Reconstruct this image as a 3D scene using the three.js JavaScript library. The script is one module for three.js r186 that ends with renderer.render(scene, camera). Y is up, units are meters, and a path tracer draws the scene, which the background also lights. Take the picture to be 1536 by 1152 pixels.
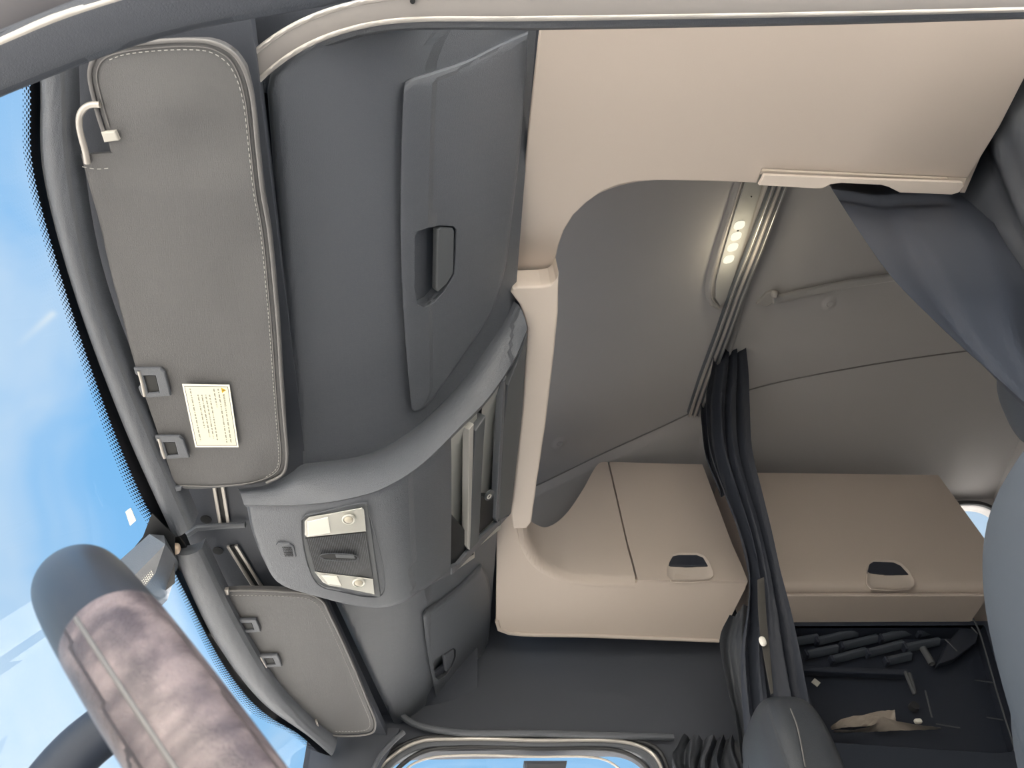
import * as THREE from 'three';
import { mergeGeometries, toCreasedNormals, mergeVertices } from 'three/addons/utils/BufferGeometryUtils.js';
import { ConvexGeometry } from 'three/addons/geometries/ConvexGeometry.js';
import { RoundedBoxGeometry } from 'three/addons/geometries/RoundedBoxGeometry.js';
import { ImprovedNoise } from 'three/addons/math/ImprovedNoise.js';
import { RectAreaLightUniformsLib } from 'three/addons/lights/RectAreaLightUniformsLib.js';
import { Brush, Evaluator, SUBTRACTION } from 'three-bvh-csg';

// ---------------------------------------------------------------- camera, sky, sun, exposure
// Axes: x across the cab (driver's door at -1.05, passenger door at +1.05), y up, z towards the sleeper. Origin level with the camera.
RectAreaLightUniformsLib.init();
const V = (x, y, z) => new THREE.Vector3(x, y, z);
const scene = new THREE.Scene();
const renderer = new THREE.WebGLRenderer({ antialias: true });
renderer.toneMapping = THREE.LinearToneMapping;
renderer.toneMappingExposure = 1.0;
renderer.shadowMap.enabled = true;

const camera = new THREE.PerspectiveCamera(53.21, 1536 / 1152, 0.02, 300);
camera.position.set(-1.32, 0, 0);
camera.matrixAutoUpdate = true;
camera.quaternion.setFromRotationMatrix(new THREE.Matrix4().makeBasis(
  V(-0.06552, -0.05228, 0.99648), V(-0.80571, 0.59190, -0.02192), V(-0.58867, -0.80431, -0.08091)));
camera.focus = 1.6;
camera.userData.fStop = 14;
scene.add(camera);

const GROUND = -1.6;
const noise = new ImprovedNoise();
const clamp = (v, a, b) => Math.min(b, Math.max(a, v));
const smooth = (a, b, v) => { const t = clamp((v - a) / (b - a), 0, 1); return t * t * (3 - 2 * t); };
const fbm = (x, y, z, o = 5) => { let s = 0, a = 0.5; for (let i = 0; i < o; i++) { s += a * noise.noise(x, y, z); x *= 2.03; y *= 2.03; z *= 2.03; a *= 0.5; } return s; };

const VA = V(0.4974, 0.7260, -0.4749), VD = V(-0.0248, 0.0368, 0.0336);   // a short vapour trail
{ // clear summer sky with thin streaked cirrus, the same all the way round
  const w = 1536, h = 768, d = new Float32Array(w * h * 4);
  for (let j = 0; j < h; j++) {
    const el = ((j + 0.5) / h - 0.5) * Math.PI, sy = Math.sin(el);
    for (let i = 0; i < w; i++) {
      const az = ((i + 0.5) / w - 0.5) * 2 * Math.PI, cx = Math.cos(az) * Math.cos(el), cz = Math.sin(az) * Math.cos(el);
      const up = Math.max(sy, 0), k = Math.pow(1 - up, 1.9);
      let r = 0.17 + 0.40 * k, g = 0.50 + 0.30 * k, b = 0.93 + 0.02 * k;
      const q = 1 / (up + 0.28), px = cx * q * 1.5, pz = cz * q * 1.5;
      const warp = fbm(px * 1.1 + 7, pz * 1.1, 3.3, 3);
      let c = smooth(0.0, 0.5, fbm(px * 1.0 + warp * 1.2, pz * 2.6 + px * 0.9 + warp, 1.7, 6) + 0.10 + 0.42 * k);
      const t0 = ((cx - VA.x) * VD.x + (sy - VA.y) * VD.y + (cz - VA.z) * VD.z) / VD.lengthSq(), q0 = Math.hypot(cx - VA.x - VD.x * t0, sy - VA.y - VD.y * t0, cz - VA.z - VD.z * t0);
      if (t0 > 0 && t0 < 1) c += 0.9 * Math.exp(-((q0 / 0.003) ** 2)) * t0;
      c = c * 0.55 * (sy > 0 ? 1 : 0);
      r += (0.80 - r) * c; g += (0.90 - g) * c; b += (0.97 - b) * c;
      const o = (j * w + i) * 4;
      d[o] = r; d[o + 1] = g; d[o + 2] = b; d[o + 3] = 1;
    }
  }
  const t = new THREE.DataTexture(d, w, h, THREE.RGBAFormat, THREE.FloatType);
  t.mapping = THREE.EquirectangularReflectionMapping;
  t.magFilter = t.minFilter = THREE.LinearFilter;
  t.needsUpdate = true;
  scene.background = t;
  scene.environment = t;
}
const sun = new THREE.DirectionalLight(0xfff8ee, 30);
sun.position.set(7.5, 7.2, 0.6);
sun.target.position.set(0, 0, 0);
sun.castShadow = true;
Object.assign(sun.shadow.camera, { left: -9, right: 9, top: 9, bottom: -9, near: 1, far: 40 });
scene.add(sun, sun.target);

// ---------------------------------------------------------------- helpers
let seed = 11;
const rnd = () => { seed = (seed * 1664525 + 1013904223) >>> 0; return seed / 4294967296; };
const taken = {};
const numbered = (n) => { taken[n] = (taken[n] ?? -1) + 1; return taken[n] ? n + '_' + String(taken[n]).padStart(3, '0') : n; };
function grainTexture(kind, size = 256) {
  const d = new Uint8Array(size * size * 4);
  const pts = [];
  const n = kind === 'leather' ? 260 : 0;
  for (let i = 0; i < n; i++) pts.push([rnd() * size, rnd() * size]);
  const cell = 16, cn = size / cell, bins = Array.from({ length: cn * cn }, () => []);
  for (const p of pts) bins[Math.floor(p[1] / cell) * cn + Math.floor(p[0] / cell)].push(p);
  for (let y = 0; y < size; y++) for (let x = 0; x < size; x++) {
    let v;
    if (kind === 'leather') {
      let a = 1e9, b = 1e9;
      const bx = Math.floor(x / cell), by = Math.floor(y / cell);
      for (let j = -2; j <= 2; j++) for (let i = -2; i <= 2; i++) for (const p of bins[((by + j + cn) % cn) * cn + (bx + i + cn) % cn]) {
        let dx = Math.abs(p[0] - x), dy = Math.abs(p[1] - y); if (dx > size / 2) dx = size - dx; if (dy > size / 2) dy = size - dy;
        const q = Math.sqrt(dx * dx + dy * dy); if (q < a) { b = a; a = q; } else if (q < b) b = q;
      }
      v = clamp((b - a) / 7, 0, 1) * 0.8 + rnd() * 0.2;
    } else if (kind === 'weave') v = 0.5 + 0.25 * Math.sin(x * Math.PI / 4) + 0.25 * Math.sin(y * Math.PI / 4) * (rnd() * 0.4 + 0.8);
    else v = rnd();
    const o = (y * size + x) * 4; d[o] = d[o + 1] = d[o + 2] = v * 255; d[o + 3] = 255;
  }
  const t = new THREE.DataTexture(d, size, size);
  t.wrapS = t.wrapT = THREE.RepeatWrapping; t.magFilter = THREE.LinearFilter; t.minFilter = THREE.LinearMipmapLinearFilter; t.generateMipmaps = true; t.needsUpdate = true;
  return t;
}
const scaled = (t, metres) => { const c = t.clone(); c.repeat.set(1 / metres, 1 / metres); c.needsUpdate = true; return c; };
const leather = grainTexture('leather'), weave = grainTexture('weave'), speck = grainTexture('speck', 128);
function worn() { // mottled, hand-polished leather: patches of paler scuffed hide
  const n = 256, d = new Uint8Array(n * n * 4);
  for (let y = 0; y < n; y++) for (let x = 0; x < n; x++) {
    const a = x / n * Math.PI * 2, b = y / n * Math.PI * 2, q = fbm(Math.cos(a) * 1.6 + 4, Math.sin(a) * 1.6 + Math.cos(b) * 1.6, Math.sin(b) * 1.6 + 2, 5), k = smooth(-0.25, 0.35, q), o = (y * n + x) * 4;
    d[o] = 82 + 50 * k; d[o + 1] = 73 + 46 * k; d[o + 2] = 77 + 43 * k; d[o + 3] = 255;
  }
  const t = new THREE.DataTexture(d, n, n); t.colorSpace = THREE.SRGBColorSpace; t.wrapS = t.wrapT = THREE.RepeatWrapping; t.magFilter = THREE.LinearFilter; t.repeat.set(5, 5); t.needsUpdate = true; return t;
}
const std = (o) => new THREE.MeshStandardMaterial({ roughness: 0.6, metalness: 0, side: THREE.DoubleSide, ...o });
const lin = (r, g, b) => new THREE.Color().setRGB(r, g, b);
const M = {
  trim: std({ color: lin(0.108, 0.117, 0.136), roughness: 0.3, bumpMap: scaled(leather, 0.035), bumpScale: 0.00035 }),
  trimSmooth: std({ color: lin(0.1, 0.108, 0.118), roughness: 0.5 }),
  pillar: std({ color: lin(0.06, 0.067, 0.085), roughness: 0.6, bumpMap: scaled(leather, 0.03), bumpScale: 0.0002 }),
  visor: std({ color: lin(0.106, 0.105, 0.108), roughness: 0.34, bumpMap: scaled(leather, 0.025), bumpScale: 0.0004 }),
  piping: std({ color: lin(0.16, 0.155, 0.155), roughness: 0.5 }),
  thread: std({ color: lin(0.45, 0.44, 0.42), roughness: 0.8 }),
  cream: std({ color: lin(0.6, 0.518, 0.455), roughness: 0.42, bumpMap: scaled(speck, 0.03), bumpScale: 0.00006 }),
  creamEdge: std({ color: lin(0.62, 0.545, 0.485), roughness: 0.55 }),
  liner: std({ color: lin(0.48, 0.465, 0.46), roughness: 0.9, bumpMap: scaled(weave, 0.03), bumpScale: 0.0001 }),
  linerDark: std({ color: lin(0.2, 0.19, 0.185), roughness: 0.9 }),
  black: std({ color: lin(0.012, 0.013, 0.015), roughness: 0.55 }),
  rubber: std({ color: lin(0.035, 0.036, 0.04), roughness: 0.5 }),
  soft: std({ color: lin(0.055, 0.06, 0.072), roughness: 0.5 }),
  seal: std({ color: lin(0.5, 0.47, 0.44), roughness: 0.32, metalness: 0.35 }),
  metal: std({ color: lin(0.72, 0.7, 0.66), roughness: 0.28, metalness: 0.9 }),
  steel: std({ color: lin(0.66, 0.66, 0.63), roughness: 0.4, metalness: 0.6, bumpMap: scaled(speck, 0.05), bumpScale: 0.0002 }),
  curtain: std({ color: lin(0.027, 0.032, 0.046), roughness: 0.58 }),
  seat: std({ color: lin(0.125, 0.14, 0.165), roughness: 0.7, bumpMap: scaled(weave, 0.02), bumpScale: 0.00025 }),
  seatLeather: std({ color: lin(0.052, 0.058, 0.07), roughness: 0.42, bumpMap: scaled(leather, 0.03), bumpScale: 0.0002 }),
  wheelLeather: std({ map: worn(), roughness: 0.3, bumpMap: scaled(leather, 0.03), bumpScale: 0.0002 }),
  wheelGloss: std({ color: lin(0.035, 0.038, 0.048), roughness: 0.36 }),
  dark: std({ color: lin(0.034, 0.043, 0.064), roughness: 0.6 }),
  rib: std({ color: lin(0.085, 0.1, 0.125), roughness: 0.45 }),
  cubby: std({ color: lin(0.03, 0.037, 0.055), roughness: 0.5 }),
  white: std({ color: lin(0.8, 0.78, 0.72), roughness: 0.6 }),
  bag: std({ color: lin(0.42, 0.37, 0.32), roughness: 0.7 }),
  grip: std({ color: lin(0.03, 0.035, 0.05), roughness: 0.45 }),
  glass: new THREE.MeshPhysicalMaterial({ color: 0xffffff, transmission: 1, roughness: 0, thickness: 0, ior: 1.5, side: THREE.DoubleSide }),
  lens: new THREE.MeshPhysicalMaterial({ color: lin(0.9, 0.9, 0.88), transmission: 0.7, roughness: 0.18, thickness: 0, ior: 1.49, side: THREE.DoubleSide }),
  reflector: std({ color: lin(0.62, 0.61, 0.56), roughness: 0.3, metalness: 0.5 }),
  floor: std({ color: lin(0.06, 0.06, 0.065), roughness: 0.9 }),
  ext: std({ color: lin(0.7, 0.7, 0.7), roughness: 0.4 }),
};
function boxUV(g) { // uv in metres from the side each face looks to
  const p = g.attributes.position, n = g.attributes.normal, uv = new Float32Array(p.count * 2);
  for (let i = 0; i < p.count; i++) {
    const ax = Math.abs(n.getX(i)), ay = Math.abs(n.getY(i)), az = Math.abs(n.getZ(i));
    const [u, v] = ay >= ax && ay >= az ? [p.getX(i), p.getZ(i)] : ax >= az ? [p.getZ(i), p.getY(i)] : [p.getX(i), p.getY(i)];
    uv[2 * i] = u; uv[2 * i + 1] = v;
  }
  g.setAttribute('uv', new THREE.BufferAttribute(uv, 2));
  return g;
}
function plain(g) { g = g.index ? g.toNonIndexed() : g; for (const k of Object.keys(g.attributes)) if (!['position', 'normal', 'uv'].includes(k)) g.deleteAttribute(k); if (!g.attributes.normal) g.computeVertexNormals(); return g; }
function join(gs, keepUV) { gs = [].concat(gs).map(plain); const g = gs.length > 1 ? mergeGeometries(gs.map((q) => { const c = q.clone(); if (!c.attributes.uv) boxUV(c); return c; })) : gs[0]; return keepUV ? g : boxUV(g); }
function obj(name, gs, mat, parent = scene, keepUV = false) {
  const m = new THREE.Mesh(join(gs, keepUV), mat);
  m.name = parent === scene ? numbered(name) : name;
  if (parent !== scene) { const same = parent.children.filter((c) => c.name.replace(/_\d{3}$/, '') === name).length; if (same) m.name = name + '_' + String(same).padStart(3, '0'); }
  m.castShadow = m.receiveShadow = true;
  parent.add(m);
  return m;
}
function tag(o, label, category, group) { o.userData.label = label; o.userData.category = category; if (group) o.userData.group = group; return o; }
function struct(name, gs, mat, parent = scene, label) { const m = obj(name, gs, mat, parent); if (parent === scene) m.userData.kind = 'structure'; if (label) m.userData.label = label; return m; }
function thing(name, label, category, group) { const o = new THREE.Group(); o.name = numbered(name); scene.add(o); return tag(o, label, category, group); }
function rebase(o, x, y, z) { o.position.set(x, y, z); for (const c of o.children) c.position.sub(o.position); return o; } // put a group's origin at its base
const crease = (g, deg = 35) => toCreasedNormals(g, deg * Math.PI / 180);

const lerp = (a, b, t) => a.clone().lerp(b, t);
function along(pts, t) { // point at share t of a polyline's length
  let L = 0; const s = [0]; for (let i = 1; i < pts.length; i++) s.push(L += pts[i].distanceTo(pts[i - 1]));
  const w = clamp(t, 0, 1) * L; let i = 1; while (i < pts.length - 1 && s[i] < w) i++;
  return lerp(pts[i - 1], pts[i], s[i] - s[i - 1] > 1e-9 ? clamp((w - s[i - 1]) / (s[i] - s[i - 1]), 0, 1) : 0);
}
const curve = (pts, n = 40, closed = false, tension = 0.5) => new THREE.CatmullRomCurve3(pts, closed, 'centripetal', tension).getPoints(n);
function gridGeo(grid) {
  const n = grid.length, m = grid[0].length, pos = [], idx = [];
  for (const r of grid) for (const p of r) pos.push(p.x, p.y, p.z);
  for (let i = 0; i < n - 1; i++) for (let j = 0; j < m - 1; j++) { const a = i * m + j, b = a + 1, c = a + m, d = c + 1; idx.push(a, c, b, b, c, d); }
  const g = new THREE.BufferGeometry(); g.setAttribute('position', new THREE.Float32BufferAttribute(pos, 3)); g.setIndex(idx);
  return g;
}
function solid(grid, back, deg = 40) { // closed slab: the grid, a copy moved by `back` (vector or function) and the four rims
  const off = typeof back === 'function' ? back : () => back;
  const g2 = grid.map((r, i) => r.map((p, j) => p.clone().add(off(p, i, j))));
  const n = grid.length - 1, m = grid[0].length - 1;
  const parts = [gridGeo(grid), gridGeo(g2.map((r) => [...r].reverse())), gridGeo([g2[0], grid[0]]), gridGeo([grid[n], g2[n]]), gridGeo([grid.map((r) => r[0]), g2.map((r) => r[0])]), gridGeo([g2.map((r) => r[m]), grid.map((r) => r[m])])];
  return crease(mergeVertices(mergeGeometries(parts), 1e-5), deg);
}
function coons(top, right, bottom, left, us, vs) { // top: left->right, bottom: left->right, left/right: top->bottom
  const P00 = top[0], P10 = top[top.length - 1], P01 = bottom[0], P11 = bottom[bottom.length - 1];
  return vs.map((v) => us.map((u) => {
    const a = lerp(along(top, u), along(bottom, u), v), b = lerp(along(left, v), along(right, v), u);
    const c = lerp(lerp(P00, P10, u), lerp(P01, P11, u), v);
    return a.add(b).sub(c);
  }));
}
const steps = (n, a = 0, b = 1) => Array.from({ length: n + 1 }, (_, i) => a + (b - a) * i / n);
const eased = (n, e) => [0, e * 0.15, e * 0.4, e * 0.7, e, ...steps(n, e, 1 - e).slice(1, -1), 1 - e, 1 - e * 0.7, 1 - e * 0.4, 1 - e * 0.15, 1];
function pillowed(grid, us, vs, eu, ev, depth, dir) { // rolls the border of a patch back by `depth` along dir
  const round = (t, e) => { const q = Math.min(t, 1 - t); if (q >= e) return 0; const k = 1 - q / e; return 1 - Math.sqrt(Math.max(0, 1 - k * k)); };
  return grid.map((r, i) => r.map((p, j) => p.clone().addScaledVector(dir, depth * Math.max(round(us[j], eu), round(vs[i], ev)))));
}
function frameOf(pts, n) { const w = n.clone().normalize().negate(); const v = Math.abs(w.y) < 0.9 ? V(0, 1, 0) : V(0, 0, 1); v.addScaledVector(w, -v.dot(w)).normalize(); const u = v.clone().cross(w); return { u, v, w, o: pts.reduce((a, p) => a.add(p), V(0, 0, 0)).divideScalar(pts.length) }; }
function facing(pts) { const n = V(0, 0, 0); pts.forEach((p, i) => { const q = pts[(i + 1) % pts.length]; n.add(V((p.y - q.y) * (p.z + q.z), (p.z - q.z) * (p.x + q.x), (p.x - q.x) * (p.y + q.y))); }); n.normalize(); return n.y > 0 ? n.negate() : n; }
function plate(pts, n, depth, { bevel = 0.002, holes = [], seg = 2 } = {}) { // flat panel: outline on its visible face, n towards the viewer
  n = n ?? facing(pts); const f = frameOf(pts, n), to2 = (p) => { const d = p.clone().sub(f.o); return new THREE.Vector2(d.dot(f.u), d.dot(f.v)); };
  const s = new THREE.Shape(pts.map(to2)); for (const h of holes) s.holes.push(new THREE.Path(h.map(to2)));
  const g = new THREE.ExtrudeGeometry(s, { depth: Math.max(1e-4, depth - 2 * bevel), bevelEnabled: bevel > 0, bevelThickness: bevel, bevelSize: bevel, bevelOffset: -bevel, bevelSegments: seg, curveSegments: 8 });
  g.translate(0, 0, bevel);
  g.applyMatrix4(new THREE.Matrix4().makeBasis(f.u, f.v, f.w).setPosition(f.o));
  return g;
}
function sweep(path, section, closed = false, upv = V(0, -1, 0), caps = true, soft = false) { // section: [[side, up], ...] closed outline carried along the path
  const n = path.length, rings = [];
  for (let i = 0; i < n; i++) {
    const t = (closed ? path[(i + 1) % n].clone().sub(path[(i - 1 + n) % n]) : path[Math.min(i + 1, n - 1)].clone().sub(path[Math.max(i - 1, 0)])).normalize();
    const up = (typeof upv === 'function' ? upv(path[i], i) : upv).clone(); up.addScaledVector(t, -up.dot(t)).normalize();
    const side = up.clone().cross(t);
    rings.push(section.map(([a, b]) => path[i].clone().addScaledVector(side, a).addScaledVector(up, b)));
  }
  const loop = rings.map((r) => [...r, r[0].clone()]); if (closed) loop.push(loop[0].map((p) => p.clone()));
  if (soft) { const g = mergeVertices(gridGeo(loop), 1e-6); g.computeVertexNormals(); return g; }
  const gs = [gridGeo(loop)];
  if (caps && !closed) for (const [r, flip] of [[rings[0], 0], [rings[n - 1], 1]]) {
    const c = r.reduce((a, p) => a.add(p), V(0, 0, 0)).divideScalar(r.length), pos = [], idx = [];
    for (const p of [c, ...r]) pos.push(p.x, p.y, p.z);
    for (let k = 0; k < r.length; k++) { const a = 1 + k, b = 1 + (k + 1) % r.length; flip ? idx.push(0, b, a) : idx.push(0, a, b); }
    const g = new THREE.BufferGeometry(); g.setAttribute('position', new THREE.Float32BufferAttribute(pos, 3)); g.setIndex(idx); gs.push(g);
  }
  return crease(mergeVertices(mergeGeometries(gs), 1e-6), 40);
}
const disc = (ra, rb, n = 12) => Array.from({ length: n }, (_, i) => [ra * Math.cos(i / n * 2 * Math.PI), rb * Math.sin(i / n * 2 * Math.PI)]);
const rectSec = (w, h, r = 0.003) => { const o = []; for (const [sx, sy, a0] of [[1, 1, 0], [-1, 1, 90], [-1, -1, 180], [1, -1, 270]]) for (let k = 0; k <= 3; k++) { const a = (a0 + k * 30) * Math.PI / 180; o.push([sx * (w / 2 - r) + r * Math.cos(a), sy * (h / 2 - r) + r * Math.sin(a)]); } return o; };
const tube = (pts, r, seg = 8, closed = false, n) => new THREE.TubeGeometry(new THREE.CatmullRomCurve3(pts, closed, 'centripetal'), n ?? Math.max(8, pts.length * 4), r, seg, closed);
const box = (x0, x1, y0, y1, z0, z1, r = 0.004) => { const g = new RoundedBoxGeometry(x1 - x0, y1 - y0, z1 - z0, 2, Math.min(r, (x1 - x0) / 2.01, (y1 - y0) / 2.01, (z1 - z0) / 2.01)); g.translate((x0 + x1) / 2, (y0 + y1) / 2, (z0 + z1) / 2); return g; };
function blob(c, [a, b, d], e = 0.5, rot = new THREE.Euler(), shape) { // rounded cushion (superellipsoid)
  const g = new THREE.SphereGeometry(1, 56, 40), p = g.attributes.position, f = (t) => Math.sign(t) * Math.pow(Math.abs(t), e);
  for (let i = 0; i < p.count; i++) {
    const th = Math.acos(clamp(p.getY(i), -1, 1)), ph = Math.atan2(p.getZ(i), p.getX(i)), s = f(Math.sin(th));
    const q = V(a * s * f(Math.cos(ph)), b * f(Math.cos(th)), d * s * f(Math.sin(ph))); if (shape) shape(q);
    q.applyEuler(rot).add(c); p.setXYZ(i, q.x, q.y, q.z);
  }
  const m = mergeVertices((() => { g.deleteAttribute('uv'); g.deleteAttribute('normal'); return g; })(), 1e-5); m.computeVertexNormals(); return m;
}
function interp(tab) { // smooth curve through [position, value] pairs
  const m = tab.map((p, i) => { const a = tab[Math.max(0, i - 1)], b = tab[Math.min(tab.length - 1, i + 1)]; return (b[1] - a[1]) / (b[0] - a[0]); });
  return (z) => { if (z <= tab[0][0]) return tab[0][1] + m[0] * (z - tab[0][0]); let i = 1; while (i < tab.length - 1 && tab[i][0] < z) i++;
    const [x0, y0] = tab[i - 1], [x1, y1] = tab[i], h = x1 - x0, t = (z - x0) / h; if (t > 1) return y1 + m[i] * (z - x1);
    return y0 * (2 * t ** 3 - 3 * t * t + 1) + h * m[i - 1] * (t ** 3 - 2 * t * t + t) + y1 * (3 * t * t - 2 * t ** 3) + h * m[i] * (t ** 3 - t * t); };
}
const pts = (l) => l.map((p) => V(p[0], p[1], p[2]));
// heights of the two overhead surfaces as curves of z (front to back)
const binY = interp([[-0.34, 1.262], [-0.2, 1.318], [-0.09, 1.385], [0, 1.472], [0.08, 1.562], [0.155, 1.648], [0.2, 1.7]]);
const consoleY = interp([[-0.5, 1.185], [-0.4, 1.165], [-0.3, 1.157], [-0.2, 1.158], [-0.12, 1.185], [-0.046, 1.255], [0.04, 1.37], [0.128, 1.5], [0.18, 1.585]]);
const underY = (z, x) => 1.65 - 0.26 * (Math.abs(x) - 0.7);   // undersides of the two front side cabinets slope down to the walls
const roofY = (z) => z < 1.04 ? 2.12 + 0.36 * (z - 0.2) : 2.4224 + 0.06 * (z - 1.04);
const PR = [[-0.06552172,-0.80571242,0.58867172],[-0.05228281,0.59190108,0.80431313],[0.99648051,-0.02192257,0.08090729]];
// Survey helper: a spot seen in the reference view, placed on the real surface it belongs to (a plane x/y/z = const, or a height function y(z, x)),
// so every outline gets its true position and size in metres. PR holds the bearings of the axes as measured from the vanishing points.
function pix(S, list) {
  return list.map(([a, b]) => {
    const q = [a - 768, 576 - b, 1150], d = PR.map((r) => (r[0]*q[0]+r[1]*q[1]+r[2]*q[2]) / 1150), C = [-1.32, 0, 0];
    let t;
    if (typeof S === 'object') { for (const [i, k] of ['x','y','z'].entries()) if (k in S) t = (S[k] - C[i]) / d[i]; }
    else { let lo = 0.05, hi = 6; const F = (t) => C[1] + d[1]*t - S(C[2] + d[2]*t, C[0] + d[0]*t); for (let i = 0; i < 60; i++) { t = (lo + hi) / 2; F(t) > 0 ? hi = t : lo = t; } }
    return V(C[0]+d[0]*t, C[1]+d[1]*t, C[2]+d[2]*t);
  });
}
// ---------------------------------------------------------------- ground and cab shell
const DOWN = V(0, -1, 0), UP = V(0, 1, 0);
struct('ground', new THREE.BoxGeometry(90, 0.2, 90).translate(0, GROUND - 0.1, 0), std({ color: lin(0.5, 0.488, 0.472), roughness: 0.95, bumpMap: scaled(speck, 0.8), bumpScale: 0.004 }));
struct('floor', box(-1.05, 1.05, -0.52, -0.45, -0.95, 2.55), M.floor);
struct('wall_rear', box(-1.08, 1.08, -0.5, 2.6, 2.5, 2.56), M.liner);
{ // added, unseen white box trailer that bounces sunlight in through the driver's door
  const t = thing('added_trailer', 'added white box trailer out of view that bounces sunlight into the cab', 'trailer');
  obj('box_body', box(-8.2, -5.6, -0.5, 2.5, -7, 7, 0.03), M.white, t);
  for (const z of [-5.6, -4.3, 4.3, 5.6]) for (const x of [-7.8, -6]) obj('wheel', new THREE.CylinderGeometry(0.52, 0.52, 0.3, 28).rotateZ(Math.PI / 2).translate(x, GROUND + 0.52, z), M.rubber, t);
  obj('chassis', box(-7.4, -6.4, -1, -0.5, -6.6, 6.6, 0.02), M.rubber, t);
}
function zyShape(list) { const s = new THREE.Shape(); list.forEach(([z, y], i) => i ? s.lineTo(z, y) : s.moveTo(z, y)); return s; }
function roundRect(p, z0, z1, y0, y1, r) { p.moveTo(z0 + r, y0); p.lineTo(z1 - r, y0); p.quadraticCurveTo(z1, y0, z1, y0 + r); p.lineTo(z1, y1 - r); p.quadraticCurveTo(z1, y1, z1 - r, y1); p.lineTo(z0 + r, y1); p.quadraticCurveTo(z0, y1, z0, y1 - r); p.lineTo(z0, y0 + r); p.quadraticCurveTo(z0, y0, z0 + r, y0); return p; }
const zyExtrude = (s, x, d) => { const g = new THREE.ExtrudeGeometry(s, { depth: d, bevelEnabled: false, curveSegments: 16 }); g.applyMatrix4(new THREE.Matrix4().makeBasis(V(0, 0, 1), V(0, 1, 0), V(-1, 0, 0)).setPosition(x + d, 0, 0)); return g; };
{ // passenger side: door window, then the small sleeper window far back
  const s = zyShape([[-0.42, -0.5], [1.12, -0.5], [1.12, 1.9], [-0.2, 1.9], [-0.42, 1.5]]);
  s.holes.push(roundRect(new THREE.Path(), -0.2, 0.66, 0.25, 1.262, 0.13));
  struct('wall_right', zyExtrude(s, 1.035, 0.05), M.pillar);
  const q = zyShape([[1.12, -0.5], [2.52, -0.5], [2.52, 2.6], [0.1, 2.6], [0.1, 1.9], [1.12, 1.9]]);
  q.holes.push(roundRect(new THREE.Path(), 2.26, 2.47, 2.1, 2.375, 0.09));
  struct('wall_right', zyExtrude(q, 1.035, 0.05), M.liner);
  const k = roundRect(new THREE.Path(), 2.26, 2.47, 2.1, 2.375, 0.09).getPoints(12).map((p) => V(1.032, p.y, p.x));
  const w2 = struct('window', sweep(k, rectSec(0.022, 0.014, 0.003), true, V(-1, 0, 0)), M.rubber); w2.name = 'window_2'; w2.userData.label = 'small sleeper side window with a black rubber frame';
  obj('glass', box(1.05, 1.055, 2.08, 2.4, 2.24, 2.49, 0.001), M.glass, w2);
}
struct('wall_left', zyExtrude(zyShape([[0.98, -0.5], [2.52, -0.5], [2.52, 2.6], [-0.3, 2.6], [-0.3, 1.38], [-0.14, 1.5], [-0.03, 1.71], [1.28, 1.71], [1.28, 1.3], [0.98, 1.28]]), -1.1, 0.05), M.pillar);
struct('wall_front', [box(-1.05, 1.05, -0.5, 0.18, -1.5, -1.42), box(-1.05, 1.05, 1.34, 2.5, -0.36, -0.33)], M.pillar);
struct('dashboard', [(() => { const pr = interp([[-1.45, 0.16], [-1.0, 0.2], [-0.75, 0.16], [-0.6, 0.02], [-0.55, -0.2], [-0.5, -0.45]]);
  const g = []; for (const x of steps(10, -1.02, 1.02)) g.push(steps(24, -1.45, -0.52).map((z) => V(x, pr(z), z))); return solid(g, V(0, -0.06, 0)); })()], std({ color: lin(0.34, 0.32, 0.28), roughness: 0.8, bumpMap: scaled(leather, 0.03), bumpScale: 0.0003 }));

struct('ceiling', [box(-1.1, 1.1, 1.74, 1.77, -0.36, 0.2), box(-1.04, 1.04, 1.725, 1.76, 0.13, 0.15)], M.pillar);
// sleeper headliner: a slope over the cab, then the flat high roof, with leaning shoulders down to the walls
const crX = interp([[0.19, 0.8], [0.334, 0.762], [0.6, 0.675], [1.0, 0.554], [1.25, 0.448], [1.68, 0.348], [2.115, 0.278], [2.52, 0.23]]);
const wallTop = interp([[0.19, 1.95], [0.6, 2.2], [1.04, 2.34], [1.4, 2.38], [2.5, 2.42]]);
function headliner(z0, z1, n) {
  const g = [];
  for (const z of steps(n, z0, z1)) {
    const row = [], c = crX(z), y = roofY(z), w = wallTop(z);
    for (const t of steps(8)) row.push(V(-1.04 + (1.04 - c) * t, w + (y - w) * Math.sin(t * Math.PI / 2) ** 1.15, z));
    for (const t of steps(10).slice(1)) row.push(V(-c + 2 * c * t, y, z));
    for (const t of steps(8).slice(1)) row.push(V(c + (1.04 - c) * t, y + (w - y) * (t * 0.85 + 0.15 * t * t) - 0.012 * smooth(0, 0.1, t), z));
    g.push(row);
  }
  return solid(g, V(0, 0.06, 0), 12);
}
const dimple = (x, z, r = 0.035) => { const g = []; for (const a of steps(12)) g.push(steps(28, 0, Math.PI * 2).map((q) => V(x + Math.cos(q) * r * a, roofY(z + Math.sin(q) * r * a) - 0.0004 - 0.004 * (1 + Math.cos(Math.PI * a)) * (a > 0.3 ? 1 : 0.55), z + Math.sin(q) * r * a))); return gridGeo(g); };
const liner1 = struct('ceiling', headliner(0.19, 1.04, 14), M.liner);
const liner2 = struct('ceiling', headliner(1.04, 2.52, 16), M.liner);
struct('liner_button', dimple(0.56, 0.42), M.liner, liner1);
struct('liner_button', dimple(0.06, 1.42), M.liner, liner2);
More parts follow.
